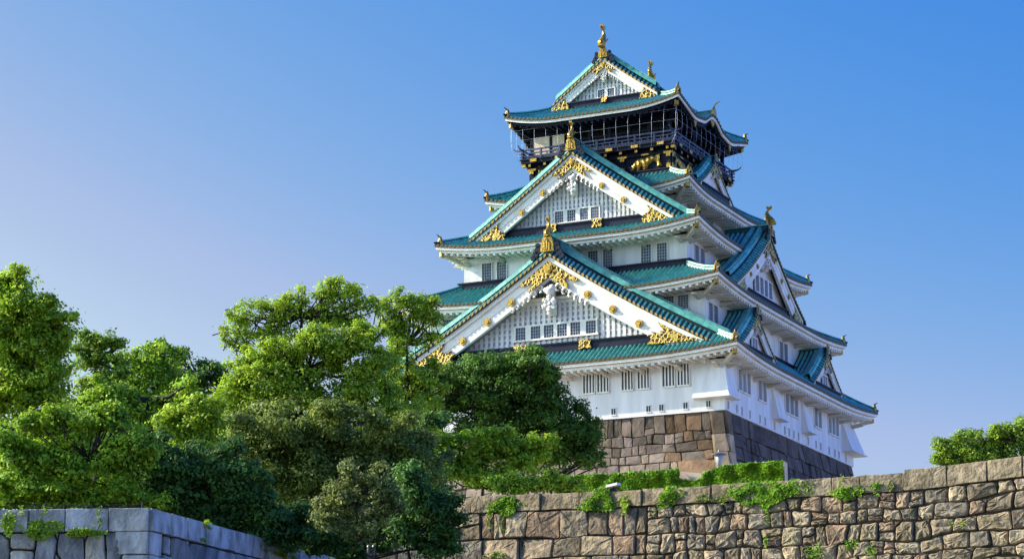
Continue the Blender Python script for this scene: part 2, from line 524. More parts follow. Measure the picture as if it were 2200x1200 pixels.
# loopholes
def loophole(M, u, z, d, w, h):
    mb = MB()
    mb.box(M, u - w, u + w, d - .05, d + .012, z - h, z + h, 0)
    for a, b in ((-w - .04, -w), (w, w + .04)): mb.box(M, u + a, u + b, d, d + .03, z - h, z + h, 1)
    mb.box(M, u - w - .06, u + w + .06, d, d + .07, z + h, z + h + .06, 1); mb.box(M, u - w - .06, u + w + .06, d, d + .07, z - h - .06, z - h, 1)
    mb.box(M, u - .02, u + .02, d + .012, d + .03, z - h, z + h, 1)
    cbuild(mb, 'loophole', [PANE, TRIM])
for u in (3.03, 5.57, 8.74, 9.90, 12.05, 14.07): loophole(MF, u, .6, 17.09, .19, .26)
for y in (-16.35, -14.34, -13.11, -11.18, -8.71, -7.42, -5.06, -2.41, -1.24, -.02, 1.25, 3.88, 6.07, 7.41, 9.83, 11.52, 12.70, 14.78): loophole(MR, y, .52, 15.51, .15, .32)
# stone-drop chutes
def chute(x0, x1, y0, y1, ex0, ex1, ey0, ey1, zt=4.05, zb=1.12):
    mb = MB()
    mb.hexa([(x0 - ex0, y0 - ey0, zb), (x1 + ex1, y0 - ey0, zb), (x1 + ex1, y1 + ey1, zb), (x0 - ex0, y1 + ey1, zb), (x0, y0, zt), (x1, y0, zt), (x1, y1, zt), (x0, y1, zt)], 0)
    g = .17
    mb.hexa([(x - (g if ex0 else 0) * (1 if i in (0, 3) else 0) + (g if ex1 else 0) * (1 if i in (1, 2) else 0), y - (g if ey0 else 0) * (1 if i in (0, 1) else 0) + (g if ey1 else 0) * (1 if i in (2, 3) else 0), z)
             for z in (zb - .09, zb - .002) for i, (x, y) in enumerate(((x0 - ex0, y0 - ey0), (x1 + ex1, y0 - ey0), (x1 + ex1, y1 + ey1), (x0 - ex0, y1 + ey1)))], 1)
    cbuild(mb, 'stone_drop_chute', [WHITE, TRIM])
chute(12.9, 15.515, -17.095, -15.3, 0, .58, .58, 0)
chute(15.3, 15.515, -5.6, -3.5, 0, .68, .0, 0)
chute(15.3, 15.515, 2.2, 4.0, 0, .68, .0, 0)
chute(14.0, 15.515, 13.8, 17.095, 0, .95, 0, .8)

# ---------------------------------------------------------------- gables
def fish(parent, base, fwd, h):
    # gilded dolphin-fish: head low on the ridge, body rising, tail fins flung up
    f = Vector(fwd); up = Vector((0, 0, 1)); sd = f.cross(up)
    mb = MB()
    prof = [(.16, 0.0, .17), (.20, .10, .20), (.17, .24, .20), (.08, .38, .17), (-.02, .52, .13), (-.06, .64, .095), (-.03, .76, .07), (.05, .87, .05)]
    rings = []
    for q, z, r in prof:
        c = base + f * (q * h) + up * (z * h)
        rings.append([c + (sd * math.cos(6.28319 * j / 8) * r * .8 + f * math.sin(6.28319 * j / 8) * r) * h for j in range(8)])
    mb.loft(rings)
    c = base + f * (.05 * h) + up * (.86 * h)
    for sg in (-1, 0, 1):
        F = lambda u, d, z, c=c, sg=sg: c + (sd * (d + sg * u * .35) + f * u * (1 if sg else .55) + up * z) * h
        mb.prism(F, [(-.06, -.06), (.05, -.06), (.16, .06), (.15, .17), (.06, .08), (-.02, .14), (-.14, .15), (-.12, .03)], -.02, .02)
    for k, (q, z) in enumerate(((-.10, .25), (-.15, .40), (-.16, .54), (-.12, .66))):    # back fins
        c = base + f * (q * h) + up * (z * h)
        F = lambda u, d, z, c=c: c + (sd * d + f * u + up * z) * h
        mb.prism(F, [(.08, -.06), (.08, .07), (-.09, .08)], -.02, .02)
    for sg in (-1, 1):                                   # side fins and eyes
        c = base + f * (.12 * h) + up * (.22 * h) + sd * (sg * .14 * h)
        F = lambda u, d, z, c=c, sg=sg: c + (sd * (d + sg * z * .5) + f * u + up * z) * h
        mb.prism(F, [(-.08, 0), (.06, -.04), (.0, .08), (-.06, .20), (-.13, .12)], -.018, .018)
        mb.ball(base + f * (.30 * h) + up * (.13 * h) + sd * (sg * .11 * h), .045 * h, 6)
    mb.prism(lambda u, d, z: base + (sd * d + f * u + up * z) * h, [(.25, -.02), (.42, .0), (.40, .07), (.30, .09), (.42, .14), (.33, .18), (.22, .16)], -.11, .11)
    return cbuild(mb, 'fish_ornament', GOLD, parent, smooth=False)

def gable(side, c, qv, za, k, m, W, qb, bw, rec, zbase, We=None, sc=1.0, windows=(), rosettes=(), plates=(), flower=True, ridge=.7, fishh=1.8, oni=1.25, dscale=None, wz=None, bars=True, band=.75, name='gable', nvh=(4, 4), vplate=1.0, wplate=True, fk=1.0):
    M = smap(side, c)
    We = We or W
    zs = lambda s: za - k * abs(s) + m * s * s
    lift = .95 * sc                              # the tiled slope stands above the verge
    zv = lambda s: zs(s) + .2 * sc
    zr = lambda s: zv(s) + lift
    # tiled slopes
    tb = MB()
    NT = 16
    vd = 1.0 * sc
    n = max(2, round((qv - vd - qb) / .47)); p = (qv - vd - qb) / n
    for sg in (1, -1):
        prev = None
        for i in range(n + 1):
            for fr, h, pan in PROF:
                if i == n and fr > 0: break
                q = qb + (i + fr) * p
                col = [M(sg * W * j / NT, q, zr(W * j / NT) + h) for j in range(NT + 1)]
                if prev: tb.add(prev[0] + col, [(j, j + 1, NT + 2 + j, NT + 1 + j) for j in range(NT)], prev[1])
                prev = (col, pan)
        # verge: dark bed with short cross tiles, each with a gilt end
        ring = [[M(sg * W * j / NT, q, zv(W * j / NT) + dz) for q, dz in ((qv - vd, lift), (qv - vd * .35, lift * .55), (qv + .32 * sc, .02), (qv + .32 * sc, -.19 * sc), (qv - vd, -.19 * sc))] for j in range(NT + 1)]
        tb.loft(ring, 1)
        L = 0; s = .25
        while s < W - .1:
            sl = -k + 2 * m * s
            w = .085
            z = zv(s) + .02
            F = lambda u, d, zz, s=s, z=z, sl=sl: M(sg * (s + u), d, z + u * sl + zz)
            tb.loft([[F(u, d, zz + dz) for u, zz in ((-w, -.03), (-w * .7, .07), (w * .7, .07), (w, -.03))] for d, dz in ((qv - vd * .5, lift * .55 * 1.15), (qv - vd * .35, lift * .55), (qv + .34 * sc, 0))], 0)
            tb.disc(F, 0, -.04, .125, qv + .341 * sc, qv + .39 * sc, 8, 3)
            s += .46 / math.sqrt(1 + sl * sl)
        # descending ridges
        for q, w, hh, m_, s0 in ((qv - vd - .0, .24, .30, 1, .3), (qv - vd - .0, .30, .36, 0, .3), (qv - vd - .0, .16, .52, 0, .3), (qv - vd - .9 * sc, .24, .75 * sc, 0, .3)):
            tb.loft([[M(sg * s_, q - w, zr(s_)), M(sg * s_, q + w, zr(s_)), M(sg * s_, q + w * .8, zr(s_) + hh), M(sg * s_, q - w * .8, zr(s_) + hh)] for s_ in [s0 + (W - .3 - s0) * j / NT for j in range(NT + 1)]], m_)
    # main ridge
    for w, z0, z1, mi in ((.34, -.1, .28, 1), (.24, .28, .34, 0), (.30, .34, .34 + ridge * .45, 1), (.36, .34 + ridge * .45, .40 + ridge * .5, 0), (.22, .40 + ridge * .5, .15 + ridge, 0)):
        tb.box(M, -w * sc, w * sc, qb, qv + .2 * sc, za + .2 * sc + lift + z0 * sc - .1, za + .2 * sc + lift + z1 * sc - .1, mi)
    g = cbuild(tb, name, [PATINA, PAN, BRONZE, GOLDDOT])
    # gilded ridge-end plate and fish
    og = MB()
    zt = za + .35 * sc
    if oni:
        a_ = oni
        og.prism(M, [(-.46 * a_, 0), (.46 * a_, 0), (.42 * a_, .35 * a_), (.32 * a_, .8 * a_), (.18 * a_, 1.0 * a_), (-.18 * a_, 1.0 * a_), (-.32 * a_, .8 * a_), (-.42 * a_, .35 * a_)], qv + .2 * sc, qv + .46 * sc, 0)
        og.prism(M, [(-.26 * a_, .12 * a_), (.26 * a_, .12 * a_), (.2 * a_, .6 * a_), (0, .85 * a_), (-.2 * a_, .6 * a_)], qv + .46 * sc, qv + .52 * sc, 1)
        for du in (-.16, 0, .16): og.box(M, (du - .05) * a_, (du + .05) * a_, qv + .52 * sc, qv + .57 * sc, .1 * a_, (.7 - abs(du)) * a_, 0)
        og.v = [(x, y, z + zt) for x, y, z in og.v]
        cbuild(og, 'ridge_end_plate', [GOLD, BRONZE], g)
        for sg in (-1, 1):                               # dark scroll tiles beside the plate
            sc_ = MB()
            for u, z, r in ((.62, .15, .24), (.8, -.12, .2), (.66, .45, .16), (.98, -.35, .16)):
                sc_.disc(M, sg * u * a_, zt + z * a_, r * a_, qv + .1 * sc, qv + .42 * sc, 9)
            cbuild(sc_, 'scroll_tile', RIDGEDARK, g)
    if fishh:
        b0 = Vector(M(0, qv + .1 * sc - .05, zt + (oni * .93 if oni else .6)))
        f = Vector(M(0, 1, 0)) - Vector(M(0, 0, 0))
        fish(g, b0, f, fishh)
    # bargeboards
    bb = MB()
    for sg in (1, -1):
        def strip(o0, o1, q0, q1, mi=0):
            bb.loft([[M(sg * s_, q0, zs(s_) - o0), M(sg * s_, q1, zs(s_) - o0), M(sg * s_, q1, zs(s_) - o1), M(sg * s_, q0, zs(s_) - o1)] for s_ in [We * j / NT for j in range(NT + 1)]], mi)
        strip(0, .40 * sc, qv - .35 * sc, qv + .16 * sc)
        strip(.402 * sc, bw * .62, qv - .35 * sc, qv + .02 * sc)
        strip(bw * .622, bw * .66, qv - .35 * sc, qv - .02 * sc)
        strip(bw * .662, bw, qv - .35 * sc, qv + .0 * sc)
    cbuild(bb, 'bargeboard', TRIM, g)
    # latticed gable wall
    qw = qv - rec
    gw = MB()
    def s_at(z, off):
        lo, hi = 0, We
        for _ in range(40):
            mid = (lo + hi) / 2
            if zs(mid) - off > z: lo = mid
            else: hi = mid
        return lo
    sb = s_at(zbase, bw * .6)
    outl = [(sb, zbase)] + [(sb * (1 - j / 8), zs(sb * (1 - j / 8)) - bw * .35) for j in range(9)]
    outl = outl + [(-u, z) for u, z in outl[-2::-1]]
    gw.prism(M, outl, qw - .2, qw, 1 if bars else 0)
    if bars:
        sp = .50 * max(sc, .75)
        nb = int(sb / sp)
        for i in range(-nb, nb + 1):
            u = i * sp
            zt_ = zs(abs(u)) - bw * .94
            if zt_ - zbase < .1: continue
            gw.box(M, u - sp * .27, u + sp * .27, qw, qw + .13, zbase, zt_, 0)
        z = zbase + .25
        while z < zs(0) - bw:
            s_ = s_at(z, bw * .92)
            gw.box(M, -s_, s_, qw, qw + .06, z - .09, z + .09, 0)
            z += .5
    cbuild(gw, 'gable_wall', [WHITE, LATBACK], g)
    bd = MB()
    sB = s_at(zbase - band * .5, bw * .35)
    bd.box(M, -sB, sB, qw - .1, qw + .5, zbase - band, zbase - .12, 0)
    bd.box(M, -sB, sB, qw - .1, qw + .62, zbase - .12, zbase, 0)
    bd.box(M, -sB, sB, qw - .1, qw + .52, zbase - band - .3, zbase - band, 0)
    cbuild(bd, 'base_course', RIDGEDARK, g)
    if windows:
        wl, wr = windows[0][0], windows[-1][1]
        fr = MB()
        t = .16 * max(sc, .7)
        for i in range(len(windows) + 1):                # white mullions and rails round the row
            ua = windows[i - 1][1] if i else wl - t
            ub = windows[i][0] if i < len(windows) else wr + t
            fr.box(M, ua, ub, qw + .13, qw + .24, wz[0], wz[1])
        fr.box(M, wl - t, wr + t, qw + .13, qw + .26, wz[1], wz[1] + t); fr.box(M, wl - t - .1, wr + t + .1, qw + .13, qw + .32, wz[0] - t, wz[0])
        cbuild(fr, 'window_frame', TRIM, g)
        for u0, u1 in windows:
            pn = MB()
            pn.box(M, u0, u1, qw + .0, qw + .15, wz[0], wz[1], 0)
            for i in range(1, nvh[0]): u = u0 + (u1 - u0) * i / nvh[0]; pn.box(M, u - .03, u + .03, qw + .15, qw + .2, wz[0], wz[1], 1)
            for i in range(1, nvh[1]): z = wz[0] + (wz[1] - wz[0]) * i / nvh[1]; pn.box(M, u0, u1, qw + .15, qw + .185, z - .025, z + .025, 1)
            cbuild(pn, 'window', [PANE, LATTICE], g)
    # gold: apex plate, bosses, foot plates, base plates
    v = vplate * sc
    if v:
        ap = MB()
        half = [(0, -.50), (1.2, -1.34), (2.2, -2.0), (3.15, -2.62), (2.62, -2.78), (2.5, -2.56), (2.2, -2.66), (2.05, -2.42), (1.74, -2.30), (1.72, -2.72), (1.95, -2.85), (2.05, -3.45), (1.2, -2.86), (0, -2.03)]
        for sg in (1, -1):
            pl = [(sg * u * v, za + (z * v) - (k - .685) * u * v * .9) for u, z in half]
            qp = qv + .165 * sc
            tri = [(0, 1, 13), (1, 12, 13), (1, 2, 8, 12), (8, 9, 10, 12), (10, 11, 12), (2, 3, 7, 8), (3, 4, 5), (3, 5, 6, 7)]
            n_ = len(pl)
            vs = [M(u, qp + .07, z) for u, z in pl] + [M(u, qp - .05, z) for u, z in pl]
            ap.add(vs, tri + [(i, (i + 1) % n_, n_ + (i + 1) % n_, n_ + i) for i in range(n_ - 1)], 0)
        cbuild(ap, 'apex_plate', FILI, g)
        md = MB()
        md.disc(M, 0, za - 1.25 * v, .46 * v, qv + .2 * sc, qv + .33 * sc, 20)
        md.disc(M, 0, za - 1.25 * v, .30 * v, qv + .33 * sc, qv + .40 * sc, 32, 0, .12, 8)
        cbuild(md, 'apex_medallion', GOLD, g)
    for u, z in rosettes:
        for sg in (1, -1):
            ro = MB()
            ro.disc(M, sg * u, z, .33 * sc, qv - .02, qv + .12 * sc, 32, 0, .1, 8)
            ro.disc(M, sg * u, z, .18 * sc, qv + .12 * sc, qv + .22 * sc, 10)
            cbuild(ro, 'gold_rosette', GOLD, g)
    if wplate:
        for sg in (1, -1):
            ft = MB()
            s1 = We - .3 * sc
            zb_ = zbase - band - .35 * sc
            sf = sc * fk
            up = lambda ds, dz=0.0: (s1 - ds * sf, max(zb_ + .02, zs(s1 - ds * sf) - (.42 * sc + dz * sf)))
            lo_ = lambda ds, f: (s1 - ds * sf, zb_ + f * sf)
            pl = [up(0), up(1.3), up(2.6), up(3.75), up(3.5, .28), up(3.15, .5), up(3.6, .62), up(3.45, .85), lo_(4.5, 1.12), lo_(4.0, .86), lo_(4.75, .80), lo_(4.35, .42), lo_(4.8, .02), lo_(0, -.02)]
            pl = [(sg * u, z) for u, z in pl]
            ft.prism(M, pl, qv - .1, qv + .19 * sc, 0)
            cbuild(ft, 'foot_plate', FILI, g)
    for u in plates:
        pt = MB()
        w = .62 * sc; z0 = zbase - band; z1 = zbase + .06
        pt.prism(M, [(u - w, z0), (u - w * .8, (z0 + z1) / 2), (u - w, z1), (u - w * .4, z1 - .06), (u, z1 + .03), (u + w * .4, z1 - .06), (u + w, z1), (u + w * .8, (z0 + z1) / 2), (u + w, z0)], qw + .3, qw + .70, 0)
        cbuild(pt, 'gold_base_plate', FILI, g)
    if flower:
        pd = MB()
        f = flower
        zc = za - 4.15 * f
        qf = qv - .15
        for j in range(6):
            a = 6.28319 * j / 6 + .52
            pd.ball(M(.42 * f * math.cos(a), qf + .05, zc + .42 * f * math.sin(a)), .3 * f, 8)
            pd.tube([M(f * (.62 * math.cos(a + da)), qf + .25, zc + f * .62 * math.sin(a + da)) for da in (-.35, 0, .35)], .09 * f, 5)
        pd.disc(M, 0, zc, .16 * f, qf, qf + .45, 10)
        pd.ball(M(0, qf, za - 3.0 * f), .5 * f, 8, 0, (1, 1, .8)); pd.ball(M(.25 * f, qf + .1, za - 2.75 * f), .3 * f, 8); pd.ball(M(-.3 * f, qf + .1, za - 2.95 * f), .28 * f, 8)
        pd.box(M, -.3 * f, .3 * f, qw, qf, zc - .9 * f, za - 2.5 * f)
        for sg in (1, -1):                               # scrolls running down under the boards
            for i, u in enumerate((.95, 1.55, 2.1, 2.6, 3.1, 3.55)):
                z = zs(u * f) - bw - (.16 - .012 * i) * f
                r = (.34 - .03 * i) * f
                pd.tube([M(sg * (u * f + r * math.cos(a)), qf + .05 + .04 * a, z + r * math.sin(a)) for a in np.linspace(-.6, 4.6, 9)], [.11 * f] * 8 + [.04 * f], 5)
                pd.ball(M(sg * u * f, qf, z), .14 * f, 6)
        cbuild(pd, 'carved_pendant', TRIM, g, smooth=True)
    return g

G1 = gable('front', 0, 17.79, 14.45, .685, .0053, 15.9, 12.6, 2.0, 1.15, 6.95, We=14.1, windows=[(-3.65, -2.72), (-2.2, -1.3), (-.95, -.05), (.3, 1.2), (1.55, 2.45), (3.0, 3.9)], wz=(7.55, 8.65),
           rosettes=((3.6, 10.73), (5.9, 9.22), (8.3, 7.75)), plates=(-3.05, 3.05), fishh=1.75, oni=1.4, vplate=.9)
G2 = gable('front', 0, 12.90, 24.88, .755, .0045, 11.3, 6.8, 1.6, 1.0, 18.75, We=9.6, sc=.82, windows=[(-2.05, -1.25), (-.85, -.05), (.4, 1.15), (1.45, 2.2)], wz=(18.95, 20.0),
           rosettes=((2.86, 21.65), (4.93, 20.1)), plates=(-2.2, 2.2), flower=.72, fishh=1.6, oni=1.15, band=.7, vplate=.76, fk=.72)
G3 = gable('front', 0, 5.66, 35.9, .785, .008, 5.35, -5.2, 1.0, .6, 32.25, We=5.3, sc=.55, windows=[(-.78, -.1), (.2, .86)], wz=(32.4, 33.15), plates=(0,), flower=.42, fishh=2.15, oni=1.0, band=.45, nvh=(3, 4), vplate=.7, fk=.62)
GB = gable('back', 0, 5.66, 35.9, .785, .008, 5.35, -.2, 1.0, .6, 32.25, We=5.3, sc=.55, plates=(0,), flower=0, fishh=2.15, oni=1.0, band=.45, vplate=.7, fk=.62)
for sd_ in ('right', 'left'):
    gable(sd_, 0, 13.64, 18.6, .83, .017, 9.3, 9.5, 1.5, .8, 13.05, We=8.7, sc=.72, windows=[(-2.1, -1.2), (-.95, -.05), (.2, 1.1), (1.35, 2.25)], wz=(13.35, 14.9), rosettes=((3.2, 15.3), (5.0, 14.2)), bars=False, flower=.6, fishh=1.7, oni=1.1, band=.5, vplate=.8, plates=(), fk=.7)
    for c in (-9.43, 9.43):
        gable(sd_, c, 15.72, 9.35, .92, .036, 4.7, 12.2, .8, .45, 6.35, We=4.5, sc=.45, windows=[(-.62, -.05), (.05, .62)], wz=(6.5, 7.4), bars=False, flower=.35, fishh=0, oni=.85, band=.3, vplate=.9, wplate=False, nvh=(3, 4))
    gable(sd_, 0, 8.6, 26.35, .9, .045, 4.4, 6.3, .7, .4, 23.7, We=4.2, sc=.42, bars=False, flower=.3, fishh=0, oni=.7, band=.3, vplate=.9, wplate=False)

# karahafu ridge on the side eaves of the top roof
for sd_ in ('right', 'left'):
    M = smap(sd_)
    mb = MB()
    zz = ROOFS[4].bell(0)
    mb.box(M, -.2, .2, 6.4, 8.5, zz + .1, zz + .5, 0); mb.box(M, -.26, .26, 6.4, 8.55, zz + .5, zz + .6, 0)
    cbuild(mb, 'ridge', PATINA, ROBJ[4])
    mb = MB()
    mb.prism(M, [(-.4, .0), (.4, .0), (.32, .5), (0, .85), (-.32, .5)], 8.55, 8.75)
    mb.v = [(x, y, z + zz + .05) for x, y, z in mb.v]
    mb.tube([M(0, 8.6, zz + .9), M(0, 8.9, zz + 1.25), M(0, 9.3, zz + 1.4)], [.09, .07, .02], 5)
    cbuild(mb, 'ridge_end_tile', GOLD, ROBJ[4])
    for u, w in ((0, .55), (-4.4, .3), (4.4, .3)):
        mb = MB()
        e = ROOFS[4].eave(sd_, u / 8.83)
        mb.prism(M, [(u - w, e - .40), (u + w, e - .40), (u + w * .6, e - .7), (u, e - 1.0), (u - w * .6, e - .7)], 8.38, 8.5)
        cbuild(mb, 'gold_pendant', GOLD, ROBJ[4])

# ---------------------------------------------------------------- black top storey
TA, TB = 7.0, 6.82
blk = wallbox(TA, TB, 22.5, 26.4, NAVY, 'black_storey_wall')
# recessed room above the balcony
mb = MB()
for side in SIDES:
    M = smap(side)
    L, D = (TA, TB) if side in ('front', 'back') else (TB, TA)
    mb.box(M, -L + .6, L - .6, D - 1.3, D - 1.2, 26.4, 29.5, 0)
    for i in range(8):
        u = -L + .15 + (2 * L - .3) * i / 7
        mb.box(M, u - .15, u + .15, D - .32, D - .02, 26.4, 29.45, 1)
    mb.box(M, -L, L, D - .3, D - .05, 28.95, 29.45, 1)
    mb.box(M, -L, L, D - .25, D - .08, 28.1, 28.25, 1)
mb.box(WM, -TA, TA, -TB, TB, 29.45, 29.6, 1)
cbuild(mb, 'upper_room', [RECESS, NAVY])
mb = MB()
mb.box(MF, -TA + .3, -3.55, TB - .14, TB - .03, 26.6, 28.9, 0)
cbuild(mb, 'sun_tinted_panel', SUNPANEL)
# balcony: floor, gilded beam ends, rails
bal = MB()
BA, BB = 7.62, 7.5
bal.box(WM, -BA, BA, -BB, BB, 26.32, 26.62, 0)
bal.box(WM, -BA - .1, BA + .1, -BB - .1, BB + .1, 26.62, 26.74, 0)
bo = cbuild(bal, 'balcony', NAVY)
rl = MB(); bk = MB()
def gilt(name, make, par=None):
    mb = MB(); make(mb); cbuild(mb, name, GOLD, par or blk)
for side in SIDES:
    M = smap(side)
    L, D, LW, DW = (BA, BB, TA, TB) if side in ('front', 'back') else (BB, BA, TB, TA)
    seen = side in ('front', 'right')
    for z, w, ex in ((27.62, .07, .45), (27.28, .05, .2), (26.98, .05, .2)):
        rl.box(M, -L - ex, L + ex, D - .12 - w, D - .12 + w, z - w, z + w)
    rl.box(M, -L, L, D - .14, D - .10, 26.74, 26.96)
    for sg in (-1, 1):
        rl.tube([M(sg * (L + .4), D - .12, 27.62), M(sg * (L + .65), D - .12, 27.7), M(sg * (L + .85), D - .12, 27.88)], [.07, .06, .05], 6)
    for i in range(9):
        u = -L + .1 + (2 * L - .2) * i / 8
        rl.box(M, u - .09, u + .09, D - .21, D - .03, 26.74, 27.7)
        if i < 8:
            for j in (1, 2): uu = u + (2 * L - .2) / 8 * j / 3; rl.box(M, uu - .05, uu + .05, D - .16, D - .08, 26.96, 27.3)
    n = 10
    for i in range(n):                                   # beam ends under the floor
        u = -LW + .15 + (2 * LW - .3) * i / (n - 1)
        bk.box(M, u - .14, u + .14, DW, D - .25, 26.02, 26.318)
        if seen: gilt('gold_beam_cap', lambda mb: mb.box(M, u - .13, u + .13, D - .25, D - .2, 26.04, 26.28))
    for i in range(6):
        u = -L + 1.3 + (2 * L - 2.6) * i / 5
        if seen: gilt('gold_edge_plate', lambda mb: mb.prism(M, [(u - .36, 26.40), (u - .3, 26.53), (u - .36, 26.66), (u + .36, 26.66), (u + .3, 26.53), (u + .36, 26.40)], D + .1, D + .13), bo)
    bk.box(M, -LW - .12, LW + .12, DW, DW + .14, 25.72, 25.98)
    bk.box(M, -LW - .08, LW + .08, DW, DW + .10, 24.15, 24.42)
    for u in (-LW + .2, -2.3, -.0, 2.3, LW - .2):
        bk.box(M, u - .2, u + .2, DW, DW + .09, 24.42, 25.72)
        if u and seen:
            gilt('gold_post_fitting', lambda mb: mb.prism(M, [(u - .5, 25.72), (u - .38, 25.81), (u - .5, 25.9), (u + .5, 25.9), (u + .38, 25.81), (u + .5, 25.72), (u + .2, 25.68), (u + .2, 25.38), (u, 25.46), (u - .2, 25.38), (u - .2, 25.68)], DW + .14, DW + .18))
            gilt('gold_foot_fitting', lambda mb: mb.prism(M, [(u - .2, 24.36), (u - .2, 24.8), (u - .1, 24.7), (u, 24.9), (u + .1, 24.7), (u + .2, 24.8), (u + .2, 24.36), (u + .42, 24.3), (u + .32, 24.2), (u - .32, 24.2), (u - .42, 24.3)], DW + .10, DW + .14))
    for u in (-4.55, 4.55):
        if seen:
            gilt('gold_beam_fitting', lambda mb: mb.prism(M, [(u - .4, 25.78), (u - .34, 25.9), (u + .34, 25.9), (u + .4, 25.78), (u, 25.74)], DW + .14, DW + .17))
            gilt('gold_beam_fitting', lambda mb: mb.prism(M, [(u - .4, 24.24), (u - .34, 24.36), (u + .34, 24.36), (u + .4, 24.24), (u, 24.18)], DW + .10, DW + .13))
    for u0, u1 in ((-1.75, -1.0), (-.8, -.2), (.2, .8), (1.0, 1.75)):
        for j in range(5): uu = u0 + (u1 - u0) * j / 4; bk.box(M, uu - .03, uu + .03, DW, DW + .05, 24.5, 25.5)
for sx, sy in ((1, -1), (-1, -1), (1, 1)):
    x, y = sx * 7.4, sy * 7.2
    gilt('gold_corner_cap', lambda mb: mb.box(WM, x - .18, x + .18, y - .18, y + .18, 26.04, 26.30), bo)
cbuild(rl, 'railing', RAILM, bo)
cbuild(bk, 'black_framing', NAVY, blk)

# gilded tiger reliefs on the black panels
TIGER = [(0, .08), (.10, .02), (.34, .05), (.42, .14), (.56, .18), (.62, .08), (.60, .0), (.86, .0), (.92, .08), (.86, .16), (.95, .30), (1.12, .36), (1.20, .22), (1.12, .08), (1.14, .02), (1.42, .02), (1.50, .10), (1.46, .20), (1.62, .38), (1.86, .56), (2.12, .62),
         (2.30, .50), (2.40, .32), (2.34, .20), (2.40, .12), (2.68, .14), (2.74, .26), (2.66, .40), (2.58, .60), (2.46, .82), (2.34, .96), (2.44, 1.08), (2.62, 1.12), (2.70, 1.22), (2.66, 1.36), (2.50, 1.40), (2.44, 1.33), (2.54, 1.30), (2.60, 1.22), (2.52, 1.17), (2.34, 1.16), (2.16, 1.04),
         (1.90, 1.12), (1.60, 1.06), (1.30, .96), (1.02, .98), (.80, .92), (.66, .96), (.62, .86), (.44, .80), (.32, .68), (.26, .50), (.14, .44), (.16, .34), (.24, .30), (.20, .20)]
import bmesh
def tiger(side, u0, z0, mir, d):
    M = smap(side)
    bm = bmesh.new()
    vs = [bm.verts.new((x, 0, z)) for x, z in TIGER]
    fc = bm.faces.new(vs)
    r = bmesh.ops.triangulate(bm, faces=[fc])
    geom = bm.faces[:]
    for it in range(2):
        bmesh.ops.subdivide_edges(bm, edges=bm.edges[:], cuts=1, use_grid_fill=True)
    seg = [(Vector((TIGER[i][0], TIGER[i][1])), Vector((TIGER[(i + 1) % len(TIGER)][0], TIGER[(i + 1) % len(TIGER)][1]))) for i in range(len(TIGER))]
    for v in bm.verts:
        p = Vector((v.co.x, v.co.z)); dm = 9
        for a, b in seg:
            ab = b - a; t = max(0, min(1, (p - a).dot(ab) / ab.length_squared)); dm = min(dm, (a + ab * t - p).length)
        v.co.y = .06 + .55 * math.sqrt(min(dm, .25)) * .5 + .03 * math.sin(14 * p.x + 5 * p.y) * min(1, dm * 8)
    mb = MB()
    sx = -1 if mir else 1
    bm.verts.index_update()
    mb.add([M(u0 + sx * v.co.x * 1.12, d + v.co.y, z0 + v.co.z * 1.12) for v in bm.verts], [tuple(v.index for v in f.verts) for f in bm.faces])
    n = len(TIGER)
    mb.add([M(u0 + sx * x * 1.12, d + y, z0 + z * 1.12) for y in (.0, .06) for x, z in TIGER], [(i, (i + 1) % n, n + (i + 1) % n, n + i) for i in range(n)])
    bm.free()
    cbuild(mb, 'gold_tiger_relief', GOLD, blk, smooth=True)
tiger('front', 3.05, 24.45, False, TB + .01)
tiger('front', -3.2, 24.5, True, TB + .01)
tiger('right', -3.1, 24.45, True, TA + .01)
tiger('right', 3.1, 24.45, False, TA + .01)

# bird net strung from the top eaves down to the balcony
nw = MB()
for side in ('front', 'right', 'left'):
    M = smap(side)
    L, D = (8.2, 8.35) if side == 'front' else (8.35, 8.2)
    n = 15
    for i in range(n):
        u = -L + 2 * L * i / (n - 1)
        f = .9
        pts = [M(u, D, 29.55), M(u * .995, D + .08, 28.6), M(u * .99, D + .02, 27.7), M(u * .965, D - .25, 26.9), M(u * .93, D - .75, 26.3)]
        nw.tube(pts, .010, 4)
    for z, dd in ((28.3, .06), (29.3, .0)):
        nw.tube([M(-L, D + dd, z), M(0, D + dd, z), M(L, D + dd, z)], .009, 4)
cbuild(nw, 'bird_net', WIRE)
# ---------------------------------------------------------------- stone walls
STONE = mat('granite_block', (0.45, 0.355, 0.23), 0.9, 0, col2=(0.19, 0.15, 0.095), scale=1.6, bump=0.14, bscale=3.2, attr='tint', spec=0.2)
KSTONE = mat('keep_base_stone', (0.31, 0.245, 0.185), 0.9, 0, col2=(0.17, 0.135, 0.10), scale=1.0, bump=0.05, bscale=3, attr='tint', spec=0.2)
GREYSTONE = mat('grey_granite', (0.46, 0.45, 0.44), 0.9, 0, col2=(0.20, 0.195, 0.19), scale=1.8, bump=0.10, bscale=4, stretch=(1, 1, .45), attr='tint', spec=0.2)
JOINT = mat('dark_wall_joint', (0.05, 0.04, 0.03), 0.95)

